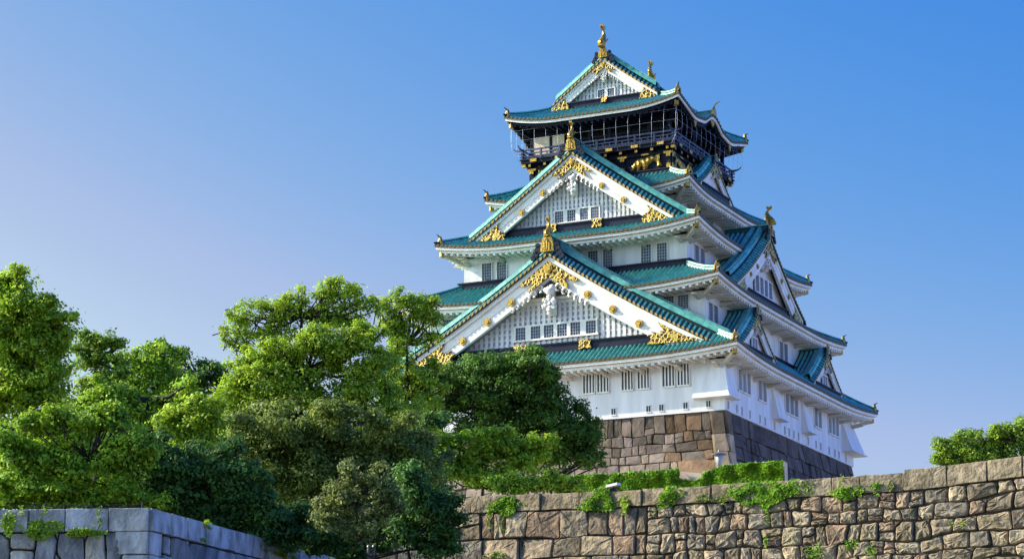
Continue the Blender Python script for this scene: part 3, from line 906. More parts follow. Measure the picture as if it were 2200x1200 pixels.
def one_stone(mb, T, P, cor, rnd, tint, gap=.035, bulge=.1, rough=.05, cut=.16, back=.35, proud=None):
    n = len(cor)
    cx = sum(c[0] for c in cor) / n; cy = sum(c[1] for c in cor) / n
    out = []
    for i in range(n):
        a = cor[i - 1]; b = cor[i]; c = cor[(i + 1) % n]
        k = cut * rnd.uniform(.35, 1.3)
        k = min(k, .45)
        out.append((b[0] + (a[0] - b[0]) * k, b[1] + (a[1] - b[1]) * k))
        out.append((b[0] + (a[0] + c[0] - 2 * b[0]) * k * .25, b[1] + (a[1] + c[1] - 2 * b[1]) * k * .25))
        out.append((b[0] + (c[0] - b[0]) * k, b[1] + (c[1] - b[1]) * k))
        out.append(((b[0] + c[0]) / 2 + rnd.uniform(-1, 1) * rough * .5, (b[1] + c[1]) / 2 + rnd.uniform(-1, 1) * rough * .5))
    def inset(g):
        o = []
        for x, y in out:
            dx, dy = cx - x, cy - y
            l = math.hypot(dx, dy) or 1
            f = min(.9, g / l)
            o.append((x + dx * f, y + dy * f))
        return o
    d0 = rnd.uniform(-.06, .06) if proud is None else proud
    m = len(out)
    r0 = inset(gap); r2 = inset(gap + bulge * .75)
    r3 = [(cx + (x - cx) * .5, cy + (y - cy) * .5) for x, y in r0]
    tx, ty = rnd.uniform(-.1, .1), rnd.uniform(-.1, .1)
    vs = [P(x, y, d0 - back) for x, y in r0] + [P(x, y, d0 + rnd.uniform(-.3, .3) * rough) for x, y in r0]
    vs += [P(x, y, d0 + bulge + (x - cx) * tx + (y - cy) * ty + rnd.uniform(-.5, .5) * rough) for x, y in r2]
    vs += [P(x, y, d0 + bulge * 1.2 + (x - cx) * tx + (y - cy) * ty + rnd.uniform(-.45, .45) * rough) for x, y in r3]
    vs.append(P(cx, cy, d0 + bulge * 1.25 + rnd.uniform(-.3, .3) * rough))
    fs = []
    for k in range(3):
        fs += [(k * m + i, k * m + (i + 1) % m, (k + 1) * m + (i + 1) % m, (k + 1) * m + i) for i in range(m)]
    fs += [(3 * m + i, 3 * m + (i + 1) % m, 4 * m) for i in range(m)]
    mb.add(vs, fs)
    T += [tint] * len(vs)

def stone_face(mb, T, P, w, h, rowh, stw, tintf, seed, amp=.12, gap=.035, bulge=.1, rough=.05, cut=.16, split=.2, y0=0):
    rnd = random.Random(seed)
    ys = [y0]
    while ys[-1] < h - rowh[0] * .6:
        ys.append(ys[-1] + rnd.uniform(*rowh))
    ys[-1] = h
    def yb(j, x):
        if j == 0 or j == len(ys) - 1: return ys[j]
        return ys[j] + amp * (2 * noise.noise((x * .45, j * 7.3, seed)) + .6 * noise.noise((x * 1.7, j * 3.1, seed + 5)))
    for j in range(len(ys) - 1):
        xs = [(0, 0, 0)]
        while xs[-1][0] < w:
            a, b = stw(xs[-1][0], ys[j])
            x = xs[-1][0] + rnd.uniform(a, b) * (.55 if rnd.random() < .16 else 1)
            xs.append((x, rnd.uniform(-.12, .12), rnd.uniform(-.12, .12)))
        if xs[-1][0] > w:
            if len(xs) > 2 and w - xs[-2][0] < .5: xs.pop()
            xs[-1] = (w, 0, 0)
        for i in range(len(xs) - 1):
            l, r = xs[i], xs[i + 1]
            c = [(l[0] + l[1], yb(j, l[0])), (r[0] + r[1], yb(j, r[0])), (r[0] + r[2], yb(j + 1, r[0])), (l[0] + l[2], yb(j + 1, l[0]))]
            tn = lambda: tintf(rnd, (l[0] + r[0]) / 2, ys[j])
            hh = c[3][1] - c[0][1]; ww = r[0] - l[0]
            if rnd.random() < split and ww < 1.15 * hh and hh > .55:
                f0, f1 = rnd.uniform(.35, .65), rnd.uniform(.35, .65)
                ml = (c[0][0] + (c[3][0] - c[0][0]) * f0, c[0][1] + (c[3][1] - c[0][1]) * f0); mr = (c[1][0] + (c[2][0] - c[1][0]) * f1, c[1][1] + (c[2][1] - c[1][1]) * f1)
                one_stone(mb, T, P, [c[0], c[1], mr, ml], rnd, tn(), gap, bulge * .8, rough, cut)
                one_stone(mb, T, P, [ml, mr, c[2], c[3]], rnd, tn(), gap, bulge * .8, rough, cut)
            elif rnd.random() < split * .9 and ww > .7:   # corner cut away and plugged with a small stone
                q = rnd.choice((0, 1, 2, 3)); e = rnd.uniform(.22, .36)
                b = c[q]; p_, n_ = c[q - 1], c[(q + 1) % 4]
                a1 = (b[0] + (p_[0] - b[0]) * e, b[1] + (p_[1] - b[1]) * e); a2 = (b[0] + (n_[0] - b[0]) * e, b[1] + (n_[1] - b[1]) * e)
                one_stone(mb, T, P, c[:q] + [a1, a2] + c[q + 1:], rnd, tn(), gap, bulge, rough, cut)
                one_stone(mb, T, P, [a1, b, a2], rnd, tn(), gap * .6, bulge * .5, rough * .5, .1)
            else:
                one_stone(mb, T, P, c, rnd, tn(), gap, bulge, rough, cut)

def rgba(v, r=1, g=1, b=1): return (v * r, v * g, v * b, 1)

# --- stone base of the keep
BAT = .19
def base_map(side):
    def P(x, y, d):                                      # x along the face from its left end, y from the ground up to 14.4
        z = y - 14.4
        k = BAT * (-z) * (.75 + .25 * (-z) / 14.4)
        L, D = (15.6, 17.2) if side in ('front', 'back') else (17.2, 15.6)
        u = -L + x
        return smap(side)(u * (L + k) / L, D + k - .32 + d, z)
    return P
def keep_tint(rnd, x, y):
    v = rnd.uniform(.72, 1.12)
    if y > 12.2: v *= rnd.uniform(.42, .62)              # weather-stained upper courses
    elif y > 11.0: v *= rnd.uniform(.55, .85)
    if rnd.random() < .12: v *= .6
    if x > 26 and rnd.random() < .45: return rgba(v, 1.05, .82, .62)
    return rgba(v, 1, rnd.uniform(.95, 1.0), rnd.uniform(.9, 1.04))
mb = MB(); T = []
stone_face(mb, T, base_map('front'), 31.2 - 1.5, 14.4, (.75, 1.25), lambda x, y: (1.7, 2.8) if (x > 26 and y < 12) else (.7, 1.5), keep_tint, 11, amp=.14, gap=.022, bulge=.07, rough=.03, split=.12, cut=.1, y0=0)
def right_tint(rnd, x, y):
    v = rnd.uniform(.34, .55)  # dark-stained stone, with the shade of this side put into the colour too
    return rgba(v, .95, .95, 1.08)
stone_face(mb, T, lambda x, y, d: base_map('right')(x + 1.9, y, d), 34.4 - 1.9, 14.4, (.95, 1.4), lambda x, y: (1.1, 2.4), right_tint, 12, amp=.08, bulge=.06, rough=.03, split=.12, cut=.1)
rnd = random.Random(3)
y = 0; i = 0
PF, PR = base_map('front'), base_map('right')
while y < 14.39:                                         # corner stones
    h = min(1.55, 14.4 - y)
    if 14.4 - y - h < .6: h = 14.4 - y
    v = rnd.uniform(1.7, 1.95) if y < 11.5 else .7  # sandy stone, its lower courses brightened in the colour as sunlit
    tt = rgba(v, 1.08, .98, .78)
    one_stone(mb, T, PF, [(31.2 - 1.5, y), (31.2, y), (31.2, y + h), (31.2 - 1.5, y + h)], rnd, tt, .012, .035, .01, .03, proud=.06, back=1.0)
    one_stone(mb, T, PR, [(0, y), (1.9, y), (1.9, y + h), (0, y + h)], rnd, rgba(v * .4, 1, .97, .95), .012, .035, .01, .03, proud=.06, back=1.0)  # right sides of the same stones, shade put into the colour
    y += h; i += 1
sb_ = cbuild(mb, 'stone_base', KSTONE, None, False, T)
mb = MB()
k = BAT * 16
mb.hexa([(-15.2 - k, -16.8 - k, -16), (15.2 + k, -16.8 - k, -16), (15.2 + k, 16.9 + k, -16), (-15.2 - k, 16.9 + k, -16), (-15.0, -16.6, -.02), (15.0, -16.6, -.02), (15.0, 16.9, -.02), (-15.0, 16.9, -.02)])
cbuild(mb, 'base_core', JOINT, sb_)

# --- retaining wall on the right
RW0, RW1, RWY, RWZ = 8.0, 66.0, -80.0, -15.58
rw = empty('retaining_wall', (37, RWY, -25))
thing(rw, 'sunlit tan stone retaining wall of rough blocks with flat coping stones, below the castle', 'stone wall')
def wbuild(mb, name, mats, parent, tint=None):
    o = mb.build(name, mats, parent, False, tint)
    if parent.type == 'EMPTY': o.matrix_parent_inverse = Matrix.Translation(-parent.location)
    return o
def rtint(rnd, x, y):
    v = rnd.choice((.55, .7, .8, .9, .95, 1.0, 1.05, 1.12)) * rnd.uniform(.9, 1.08)
    w = rnd.random()
    if w < .18: return rgba(v * .85, 1.05, .92, .9)
    if w < .34: return rgba(v * .9, .9, .95, 1.05)
    return rgba(v, 1, rnd.uniform(.96, 1.02), rnd.uniform(.88, 1.02))
def wall_dz(x):                                          # the coping line dips a little and rises again
    return float(np.interp(RW0 + x, (22.7, 33.2, 37.6, 48.5, 50.2, 55.0, 66.0), (-.05, -.28, -.33, -.38, -.34, -.05, .5)))
PW = lambda x, y, d: (RW0 + x, RWY + .35 - d + (-24 + y - RWZ) * .10, -24 + y + wall_dz(x))
mb = MB(); T = []
def rsize(x, y):
    if x < 24: return (1.15, 2.3)
    if x > 46: return (.8, 1.6)
    return (.55, 1.3)
H = -24
hh = RWZ - .95 - H
stone_face(mb, T, PW, 26.5, hh, (.75, 1.25), rsize, rtint, 21, amp=.10, gap=.035, bulge=.08, rough=.06, cut=.10, split=.16)
stone_face(mb, T, lambda x, y, d: PW(x + 26.55, y, d), 31.4, hh, (.66, 1.08), lambda x, y: (.62, 1.32) if x < 15.5 else (.75, 1.9), rtint, 22, amp=.17, gap=.04, bulge=.10, rough=.10, cut=.2, split=.36)
wbuild(mb, 'wall_face', STONE, rw, T)
mb = MB(); T = []
rnd = random.Random(5)
x = 0
while x < 58:
    w = rnd.uniform(1.4, 2.4)
    top = RWZ + (.16 if RW0 + x > 47.6 else 0) + rnd.uniform(-.035, .035) + 24
    v = rnd.uniform(.7, .98)
    one_stone(mb, T, PW, [(x, hh + .01), (x + w, hh + .01), (x + w, top), (x, top)], rnd, rgba(v, 1, .99, .95), .022, .05, .03, .05, back=1.1, proud=.10)
    x += w
wbuild(mb, 'coping', STONE, rw, T)
mb = MB()
mb.hexa([(RW0, RWY - 1.6, -36.5), (RW1, RWY - 1.6, -36.5), (RW1, RWY + 2.2, -36.5), (RW0, RWY + 2.2, -36.5), (RW0, RWY + .32, RWZ - 1.0), (RW1, RWY + .32, RWZ - 1.0), (RW1, RWY + 2.2, RWZ - 1.0), (RW0, RWY + 2.2, RWZ - 1.0)])
wbuild(mb, 'wall_core', JOINT, rw)

# --- grey corner wall at lower left
LC = Vector((24.73, -111.64, -20.24))
LA = Vector((18.59 - 24.73, -113.97 + 111.64, 0)).normalized()     # towards the left of the photo
LB = Vector((22.56 - 24.73, -92.12 + 111.64, 0)).normalized()      # receding face
NA = Vector((-LA.y, LA.x, 0)); NA = NA if NA.y < 0 else -NA
NB = Vector((-LB.y, LB.x, 0)); NB = NB if NB.x > 0 else -NB
lw = empty('corner_wall', (LC.x, LC.y, -25))
thing(lw, 'shaded blue-grey stone wall with a sharp corner and big smooth coping blocks, under the trees', 'stone wall')
def gtint(rnd, x, y):
    v = rnd.choice((.6, .75, .9, 1.0)) * rnd.uniform(.9, 1.1)
    return rgba(v, 1, 1.0, 1.0) if rnd.random() < .75 else rgba(v * 1.15, 1.15, 1.05, .9)
PA = lambda x, y, d: LC + LA * (12 - x) + NA * d + Vector((0, 0, y - 5.0))
PB = lambda x, y, d: LC + LB * x + NB * d + Vector((0, 0, y - 5.0))
mb = MB(); T = []
stone_face(mb, T, PA, 10.9, 4.0, (.8, 1.2), lambda x, y: (.9, 1.9), gtint, 31, amp=.14, gap=.05, bulge=.07, rough=.05, cut=.2, split=.4)
stone_face(mb, T, lambda x, y, d: PB(x + 1.3, y, d), 30, 4.0, (.8, 1.2), lambda x, y: (.9, 1.8), gtint, 32, amp=.12, gap=.05, bulge=.07, rough=.05, cut=.2, split=.35)
rnd = random.Random(8)
y = 0
for i, h in enumerate((1.0, 1.05, .95, 1.0)):
    for P_, wd, x0 in ((PA, 1.1 + .35 * (i % 2), None), (PB, 1.35 - .3 * (i % 2), 0)):
        x0_ = 12 - wd if x0 is None else 0
        one_stone(mb, T, P_, [(x0_, y), (x0_ + wd, y), (x0_ + wd, y + h), (x0_, y + h)], rnd, rgba(1.25), .012, .05, .02, .06, back=.8, proud=.05)
    y += h
wbuild(mb, 'wall_face', GREYSTONE, lw, T)
mb = MB(); T = []
x = 12.0
for w in (1.75, 1.9, 1.6, 1.5, 1.8, 1.7, 1.8):
    x0_ = x - w
    one_stone(mb, T, PA, [(x0_, 4.0), (x, 4.0), (x, 5.0), (x0_, 5.0)], rnd, rgba(rnd.uniform(1.05, 1.3)), .02, .04, .015, .035, back=1.0, proud=.09)
    x = x0_
x = 0
while x < 31:
    w = rnd.uniform(1.3, 2.1)
    one_stone(mb, T, PB, [(x, 4.0), (x + w, 4.0), (x + w, 5.0), (x, 5.0)], rnd, rgba(rnd.uniform(1.05, 1.3)), .02, .04, .015, .035, back=1.0, proud=.09)
    x += w
wbuild(mb, 'coping', GREYSTONE, lw, T)
mb = MB()
A0 = LC + LA * 14; B0 = LC + LB * 32
ring = []
for z in (-16.3, -.15):
    o1 = LC - NA * .12 - NB * .12; o2 = LC - NA * 1.2 - NB * 1.2
    ring.append([p + Vector((0, 0, z)) for p in (A0 - NA * .12, o1, B0 - NB * .12, B0 - NB * 1.2, o2, A0 - NA * 1.2)])
mb.add([p for r in ring for p in r], [(0, 1, 7, 6), (1, 2, 8, 7), (2, 3, 9, 8), (3, 4, 10, 9), (4, 5, 11, 10), (5, 0, 6, 11), (6, 7, 10, 11), (7, 8, 9, 10)])
wbuild(mb, 'wall_core', JOINT, lw)

# ---------------------------------------------------------------- ground
GRASS = mat('grassy_ground', (0.06, 0.09, 0.025), 0.95, 0, col2=(0.12, 0.10, 0.05), scale=.4)
GRAVEL = mat('pale_gravel', (0.42, 0.37, 0.30), 0.95, 0, var=.25, scale=.6)
mb = MB(); mb.add([(-4000, -4000, -36.2), (4000, -4000, -36.2), (4000, 4000, -36.2), (-4000, 4000, -36.2)], [(0, 1, 2, 3)])
structure(mb.build('ground', GRASS))
def slab(name, poly, z0, z1, m):
    mb = MB()
    mb.prism(lambda u, d, z: (u, z, d), poly, z0, z1)
    return structure(mb.build(name, m))
slab('castle_terrace', [(24, -78.3), (66, -78.3), (140, -78.3), (140, 120), (-160, 120), (-160, -58), (10, -58)], -36.0, -16.2, GRAVEL)
slab('lower_terrace', [tuple((LC + LB * 31 - NB * 1.0).xy), tuple((LC - NA * .9 - NB * .9).xy), tuple((LC + LA * 14 - NA * .9).xy), (-60, -128), (-160, -90), (-160, -57.9), (10, -57.9), (20, -66)], -36.0, -20.7, GRASS)
slab('path', [(24.5, -108), (30, -108), (24, -78.4), (21, -70)], -36.0, -22.6, GRAVEL)
# ---------------------------------------------------------------- foliage
def leaf_mat(name, col, col2, trans=.4):
    return mat(name, col, .55, 0, col2=col2, scale=.8, attr='tint', spec=.25, trans=trans)
LEAF = {'deep': leaf_mat('deep_green_leaf', (.15, .28, .03), (.06, .14, .022)),
        'yellow': leaf_mat('yellow_green_leaf', (.44, .57, .03), (.23, .38, .03)),
        'bright': leaf_mat('bright_green_leaf', (.40, .56, .03), (.18, .35, .03)),
        'mid': leaf_mat('mid_green_leaf', (.29, .42, .03), (.12, .24, .03)),
        'dark': leaf_mat('dark_green_leaf', (.12, .25, .04), (.055, .13, .03)),
        'olive': leaf_mat('olive_leaf', (.28, .35, .06), (.12, .18, .035)),
        'grey': leaf_mat('pale_olive_leaf', (.30, .34, .09), (.14, .19, .05)),
        'ivy': leaf_mat('ivy_leaf', (.26, .46, .02), (.13, .29, .018))}
BARK = mat('bark', (.045, .035, .028), .9, 0, var=.4, scale=3)
RNG = np.random.default_rng(12)

def leaf_arrays(c, dirs, rad, size, tint, sq):
    n = len(dirs)
    pos = c + dirs * rad[:, None] * sq
    nr = dirs * .9 + np.array((0, 0, .35)) + RNG.normal(0, .34, (n, 3))
    nr /= np.linalg.norm(nr, axis=1)[:, None] + 1e-9
    t = np.cross(nr, RNG.normal(0, 1, (n, 3)))
    t /= np.linalg.norm(t, axis=1)[:, None] + 1e-9
    b = np.cross(nr, t)
    s = size * RNG.uniform(.6, 1.25, n)[:, None]
    v = np.stack([pos + t * s * .55, pos + b * s * .3 - nr * s * .1, pos - t * s * .5, pos - b * s * .3 - nr * s * .1], 1)
    k = tint * RNG.uniform(.72, 1.25, n)
    h = RNG.uniform(-.12, .12, n)
    tc = np.stack([k * (1 + h), k, k * (1 - h), np.ones(n)], 1)
    return v.reshape(-1, 3), np.repeat(tc, 4, 0)

def leaves_object(name, V, T, m, parent):
    V = np.concatenate(V).astype(np.float32); T = np.concatenate(T).astype(np.float32)
    n = len(V) // 4
    me = bpy.data.meshes.new(name)
    me.vertices.add(len(V)); me.vertices.foreach_set('co', V.ravel())
    me.loops.add(len(V)); me.loops.foreach_set('vertex_index', np.arange(len(V), dtype=np.int32))
    me.polygons.add(n); me.polygons.foreach_set('loop_start', np.arange(0, 4 * n, 4, dtype=np.int32))
    me.materials.append(m)
    a = me.color_attributes.new('tint', 'FLOAT_COLOR', 'POINT'); a.data.foreach_set('color', T.ravel())
    me.update(calc_edges=True)
    o = bpy.data.objects.new(name, me); COL.objects.link(o)
    if parent: o.parent = parent
    return o

HF = np.array((FW.x, FW.y, 0)); HF /= np.linalg.norm(HF)
RTn = np.array(RT)
def clump(V, T, c, r, size, tint, dens=1.0, sq=(1, 1, .8)):
    n = max(12, int(160 * dens * r * r / (size / .3) ** 2))
    d = RNG.normal(0, 1, (n, 3)); d /= np.linalg.norm(d, axis=1)[:, None]
    keep = (d[:, 2] > -.35) | (RNG.random(n) < .45)
    d = d[keep]
    rad = r * (.3 + .7 * RNG.random(len(d)) ** .7)
    out = RNG.random(len(d)) < .2
    rad[out] *= RNG.uniform(1.05, 1.6, out.sum())
    tl = RNG.normal(0, .35, 2)                          # each clump is a tilted, uneven pad
    rad *= 1 + .3 * np.sin(3 * d[:, 0] + tl[0] * 9) * np.cos(3 * d[:, 1] + tl[1] * 9)
    sq = np.array(sq) * RNG.uniform(.75, 1.3, 3)
    v, t = leaf_arrays(np.array(c), d, rad, size, tint, sq)
    v[:, 2] += np.repeat((d[:, 0] * tl[0] + d[:, 1] * tl[1]) * rad * .6, 4)
    V.append(v); T.append(t)

def tree(name, label, cat, depth, lobes, leaf, size=.30, trunk=None, dens=1.0, airy=False, rc=None, group=None, ground=None, spread=.9, tw=.3, core=True, grow=1.2, sat=3):
    # lobes: (px, py, rx, ry[, extra depth]) outlines of the crown's masses, in photo pixels, given depth and real size at once
    k = depth / CAM_F
    size *= .88
    main = len(lobes)
    full = []
    for l in lobes:                                      # every mass carries smaller ones that break its outline
        e = l[4] if len(l) > 4 else 0
        full.append((l[0], l[1], l[2] * grow, l[3] * grow, e))
        for i in range(sat):
            a = RNG.uniform(-.5, 3.64)
            f = RNG.uniform(.28, .5)
            full.append((l[0] + l[2] * grow * math.cos(a) * RNG.uniform(.75, 1.02), l[1] - l[3] * grow * math.sin(a) * RNG.uniform(.75, 1.0), l[2] * grow * f, l[3] * grow * f, e + RNG.uniform(-1, .6) * l[2] * k))
    lobes = full
    C0 = [np.array(at(l[0], l[1], depth + l[4])) for l in lobes]
    mid = sum(C0) / len(C0)
    if trunk:
        b = np.array(at(trunk[0], trunk[1], depth))
    else:
        b = mid.copy()
    gz = ground if ground is not None else (-16.2 if mid[1] > -58 or (mid[1] > -78 and mid[0] > 24) else -20.7)
    b[2] = gz
    root = empty(name, tuple(b))
    thing(root, label, cat, group)
    inv = Matrix.Translation(-root.location)
    V, T = [], []
    tips = []
    for l, c in zip(lobes, C0):
        rx, ry = l[2] * k, l[3] * k
        rz = spread * .5 * (rx + ry)
        r = rc or min(1.05, max(.42, .30 * min(rx, ry) + .25))
        n = max(4, int(1.25 * (rx * ry + rx * rz + ry * rz) * 4 / 3 / (r * r)))
        for i in range(n):
            d = RNG.normal(0, 1, 3); d /= np.linalg.norm(d)
            if d @ HF > .35 and RNG.random() < .6: d -= 2 * (d @ HF) * HF
            if airy and d[2] < -.1 and RNG.random() < .62: continue
            q = RNG.uniform(.5, 1.12)
            p = c + RTn * (d @ RTn) * max(.15, rx - r * .7) * q + HF * (d @ HF) * rz * q + np.array((0, 0, d[2] * max(.15, ry - r * .6) * q))
            rr = r * RNG.uniform(.5, 1.15)
            clump(V, T, p, rr, size, RNG.uniform(.75, 1.2), dens, (1.1, 1.1, .72))
            if i % (2 if airy else 3) == 0: tips.append((p, l, c))
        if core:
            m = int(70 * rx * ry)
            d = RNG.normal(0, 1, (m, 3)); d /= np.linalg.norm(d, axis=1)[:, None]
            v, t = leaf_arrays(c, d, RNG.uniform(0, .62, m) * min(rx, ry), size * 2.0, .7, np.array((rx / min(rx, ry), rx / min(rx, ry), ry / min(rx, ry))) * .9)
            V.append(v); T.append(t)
    o = leaves_object('crown', V, T, LEAF[leaf], root)
    o.matrix_parent_inverse = inv
    br = MB()
    top = Vector(mid); base = Vector(b)
    nodes = []
    hgt = max(2, top.z - base.z)
    tr = min(.42, max(.12, tw * hgt / 12))
    for i in range(6):
        f = i / 5
        p = base.lerp(Vector((top.x, top.y, base.z + hgt * 1.0)), f) + Vector((math.sin(f * 5 + depth) * .25, math.cos(f * 4 + depth) * .25, 0)) * f
        nodes.append(p)
    br.tube(nodes, [tr * (1 - .7 * i / 5) for i in range(6)], 8)
    for c in C0:
        c = Vector(c)
        st = min(nodes[2:], key=lambda q: (q - c).length + max(0, q.z - c.z) * 2)
        m1 = st.lerp(c, .5) + Vector((0, 0, -.12 * (c - st).length))
        tq = min(tr * .5, .08 if airy else .14, .04 + .035 * (c - st).length)
        br.tube([st, m1, c], [tq, tq * .65, tq * .3], 6)
    for p, l, c in tips:
        c = Vector(c) - Vector((0, 0, l[3] * k * (.75 if airy else .3)))
        p = Vector(p)
        c = c + Vector(RNG.normal(0, .30 if airy else .12, 3))
        m1 = c.lerp(p, .5) + Vector((RNG.normal(0, .12), RNG.normal(0, .12), .1))
        br.tube([c, m1, p], [.04, .026, .012], 4)
    o2 = br.build('trunk', BARK, root, True)
    o2.matrix_parent_inverse = inv
    return root

tree('camphor_tree', 'tall tree with airy yellow-green domed tops and bare branches against the sky, left of castle', 'tree', 142,
     [(560, 672, 62, 30), (515, 705, 30, 34), (606, 668, 38, 26), (645, 662, 36, 34), (700, 645, 50, 34), (740, 636, 46, 30), (770, 665, 34, 40), (700, 690, 50, 32), (745, 700, 40, 30), (565, 725, 44, 24), (610, 715, 34, 22), (500, 745, 26, 20)], 'yellow', .22, (640, 1100), .95, airy=True, tw=.2, core=False, spread=.7)
tree('camphor_tree', 'leaning yellow-green tree whose round crown hangs over the left end of the lowest gable', 'tree', 144,
     [(840, 655, 38, 28), (885, 662, 42, 32), (925, 695, 28, 44), (832, 692, 24, 34), (915, 735, 20, 22), (868, 705, 24, 22), (850, 770, 34, 40), (845, 830, 50, 50), (895, 800, 36, 34), (895, 860, 46, 40), (930, 830, 24, 24)], 'yellow', .22, (850, 1040), .95, airy=True, tw=.2, core=False, spread=.7)
tree('camphor_tree', 'big sunlit green tree filling the middle under the airy domed tops', 'tree', 139,
     [(570, 775, 55, 36), (640, 750, 55, 36), (720, 745, 62, 44), (790, 795, 62, 52), (560, 850, 76, 60), (660, 840, 80, 60), (760, 870, 72, 60), (850, 890, 50, 50), (500, 875, 45, 60), (520, 800, 34, 28), (790, 720, 30, 26)], 'yellow', .23, (700, 1100), 1.0)
tree('broadleaf_tree', 'tall leafy tree cut by the left edge of the photo, highest on that side', 'tree', 128,
     [(35, 632, 52, 40), (-10, 690, 80, 70), (62, 695, 76, 50), (125, 718, 44, 34), (40, 770, 90, 55), (112, 795, 60, 55), (20, 845, 90, 60), (100, 860, 60, 40), (10, 600, 24, 18)], 'yellow', .26, (60, 1120), 1.0)
tree('broadleaf_tree', 'slender tree with loose feathery top tufts, beside the tall one at the left edge', 'tree', 150,
     [(215, 735, 44, 22), (195, 770, 42, 30), (245, 742, 20, 10), (215, 820, 48, 50), (180, 870, 45, 42)], 'mid', .30, (200, 1060), .9)
tree('broadleaf_tree', 'green tree with a thin twiggy top, farther back in the gap', 'tree', 168,
     [(300, 775, 50, 32), (328, 748, 34, 18), (290, 830, 60, 48), (360, 800, 46, 42), (330, 870, 60, 40)], 'bright', .28, (310, 1050), .85)
tree('broadleaf_tree', 'dusky tree with drooping boughs just left of the airy domed tops, farther back', 'tree', 172,
     [(385, 772, 28, 22), (420, 815, 58, 32), (470, 815, 36, 22), (400, 865, 60, 40), (465, 872, 48, 36)], 'deep', .28, (420, 1050), .9)
tree('young_tree', 'small rounded light green tree standing out behind the maple thicket at left', 'tree', 135,
     [(275, 880, 38, 40), (255, 850, 26, 24), (345, 885, 16, 40), (330, 905, 30, 30), (400, 850, 34, 30), (220, 850, 34, 34)], 'bright', .26, (280, 1040), 1.1)
tree('maple_thicket', 'bright green maple thicket behind the left end of the grey corner wall', 'bush', 109,
     [(25, 950, 60, 40), (105, 915, 44, 34), (160, 945, 40, 30), (215, 905, 46, 36), (285, 950, 40, 36), (70, 985, 50, 40), (160, 1000, 60, 46), (245, 990, 52, 46), (10, 1030, 56, 44), (90, 1050, 60, 38), (180, 1060, 66, 34), (260, 1055, 50, 32), (320, 990, 30, 30), (140, 895, 16, 16), (250, 880, 20, 16), (40, 1082, 60, 16), (130, 1084, 60, 14), (230, 1082, 60, 16), (310, 1075, 40, 20)], 'bright', .24, (130, 1090), 1.0, grow=1.15)
tree('young_tree', 'yellow-green leafy tree between the maple thicket and the dark bushes', 'tree', 119,
     [(398, 915, 44, 36), (450, 892, 46, 42), (425, 955, 52, 38), (370, 902, 26, 20)], 'yellow', .26, (420, 1090), 1.1)
tree('dark_bush', 'deep green shaded bush over the corner of the grey wall', 'bush', 111,
     [(325, 985, 62, 48), (420, 1005, 66, 52), (490, 1015, 56, 54), (350, 1050, 78, 40), (450, 1075, 76, 44), (530, 1065, 46, 56), (300, 1068, 50, 22), (560, 1120, 50, 46), (410, 1100, 70, 36), (480, 1130, 60, 40), (600, 1140, 60, 46)], 'dark', .25, (430, 1120), 1.15)
tree('olive_tree', 'dense dull olive tree in front of the tall yellow-green ones, wide and dark below', 'tree', 121,
     [(600, 930, 86, 64), (700, 935, 76, 56), (555, 1000, 56, 56), (660, 1010, 76, 66), (780, 970, 66, 62), (862, 950, 56, 52), (905, 1010, 56, 56), (640, 1085, 66, 56), (820, 1040, 70, 56), (730, 1030, 66, 50), (700, 1100, 60, 50)], 'olive', .23, (690, 1150), 1.1)
tree('spiky_bush', 'pale bush with pointed shoots at the bottom, between the two stone walls', 'bush', 108,
     [(755, 1020, 18, 30), (812, 1030, 18, 34), (740, 1070, 46, 44), (820, 1080, 42, 46), (785, 1130, 62, 42), (700, 1110, 44, 44), (782, 1040, 10, 30), (838, 1050, 11, 34), (722, 1050, 11, 34), (745, 1000, 8, 22), (822, 1012, 8, 24), (690, 1080, 12, 28), (860, 1090, 12, 28)], 'grey', .19, (770, 1180), 1.1, sat=0, grow=1.0, rc=.42)
tree('dark_bush', 'near-black bush against the left end of the tan retaining wall', 'bush', 112,
     [(900, 1075, 54, 54), (945, 1105, 38, 46), (875, 1135, 56, 46), (925, 1165, 46, 36), (965, 1150, 26, 40), (640, 1140, 56, 46), (720, 1170, 50, 40)], 'dark', .24, (890, 1200), 1.2, ground=-22.6)
tree('domed_tree', 'dark dome-shaped tree in front of the white first storey', 'tree', 174,
     [(1060, 787, 76, 30), (1130, 800, 66, 36), (1000, 812, 56, 36), (1180, 852, 54, 42), (1080, 850, 96, 46), (960, 850, 46, 38), (1222, 912, 44, 46), (1130, 910, 86, 46), (1246, 962, 40, 42), (1190, 972, 56, 44), (1040, 910, 66, 46), (940, 890, 36, 32), (1266, 985, 28, 26), (1272, 935, 26, 34)], 'deep', .27, (1110, 1040), 1.0)
tree('young_tree', 'fresh green tree just above the tan wall, in front of the dark dome-shaped one', 'tree', 144,
     [(960, 955, 46, 34), (1040, 945, 56, 32), (1010, 1000, 66, 46), (1090, 962, 46, 30), (1150, 955, 42, 22), (1130, 995, 42, 28), (940, 1005, 36, 36), (1060, 1030, 56, 30)], 'bright', .28, (1020, 1060), 1.05, ground=-16.2)
tree('shrub', 'small round shrub on the tan wall top, left of the lower bright shrub', 'bush', 134,
     [(1095, 1030, 34, 18), (1080, 1048, 24, 10), (1115, 1048, 24, 10)], 'bright', .22, (1095, 1056), 1.0, ground=-16.2, tw=.12)
tree('shrub', 'low bright shrub on the tan wall top, beside the ivy-covered parapet', 'bush', 134,
     [(1190, 1032, 36, 18), (1225, 1044, 22, 12), (1160, 1046, 26, 10)], 'yellow', .22, (1190, 1056), 1.0, ground=-16.2, tw=.12)
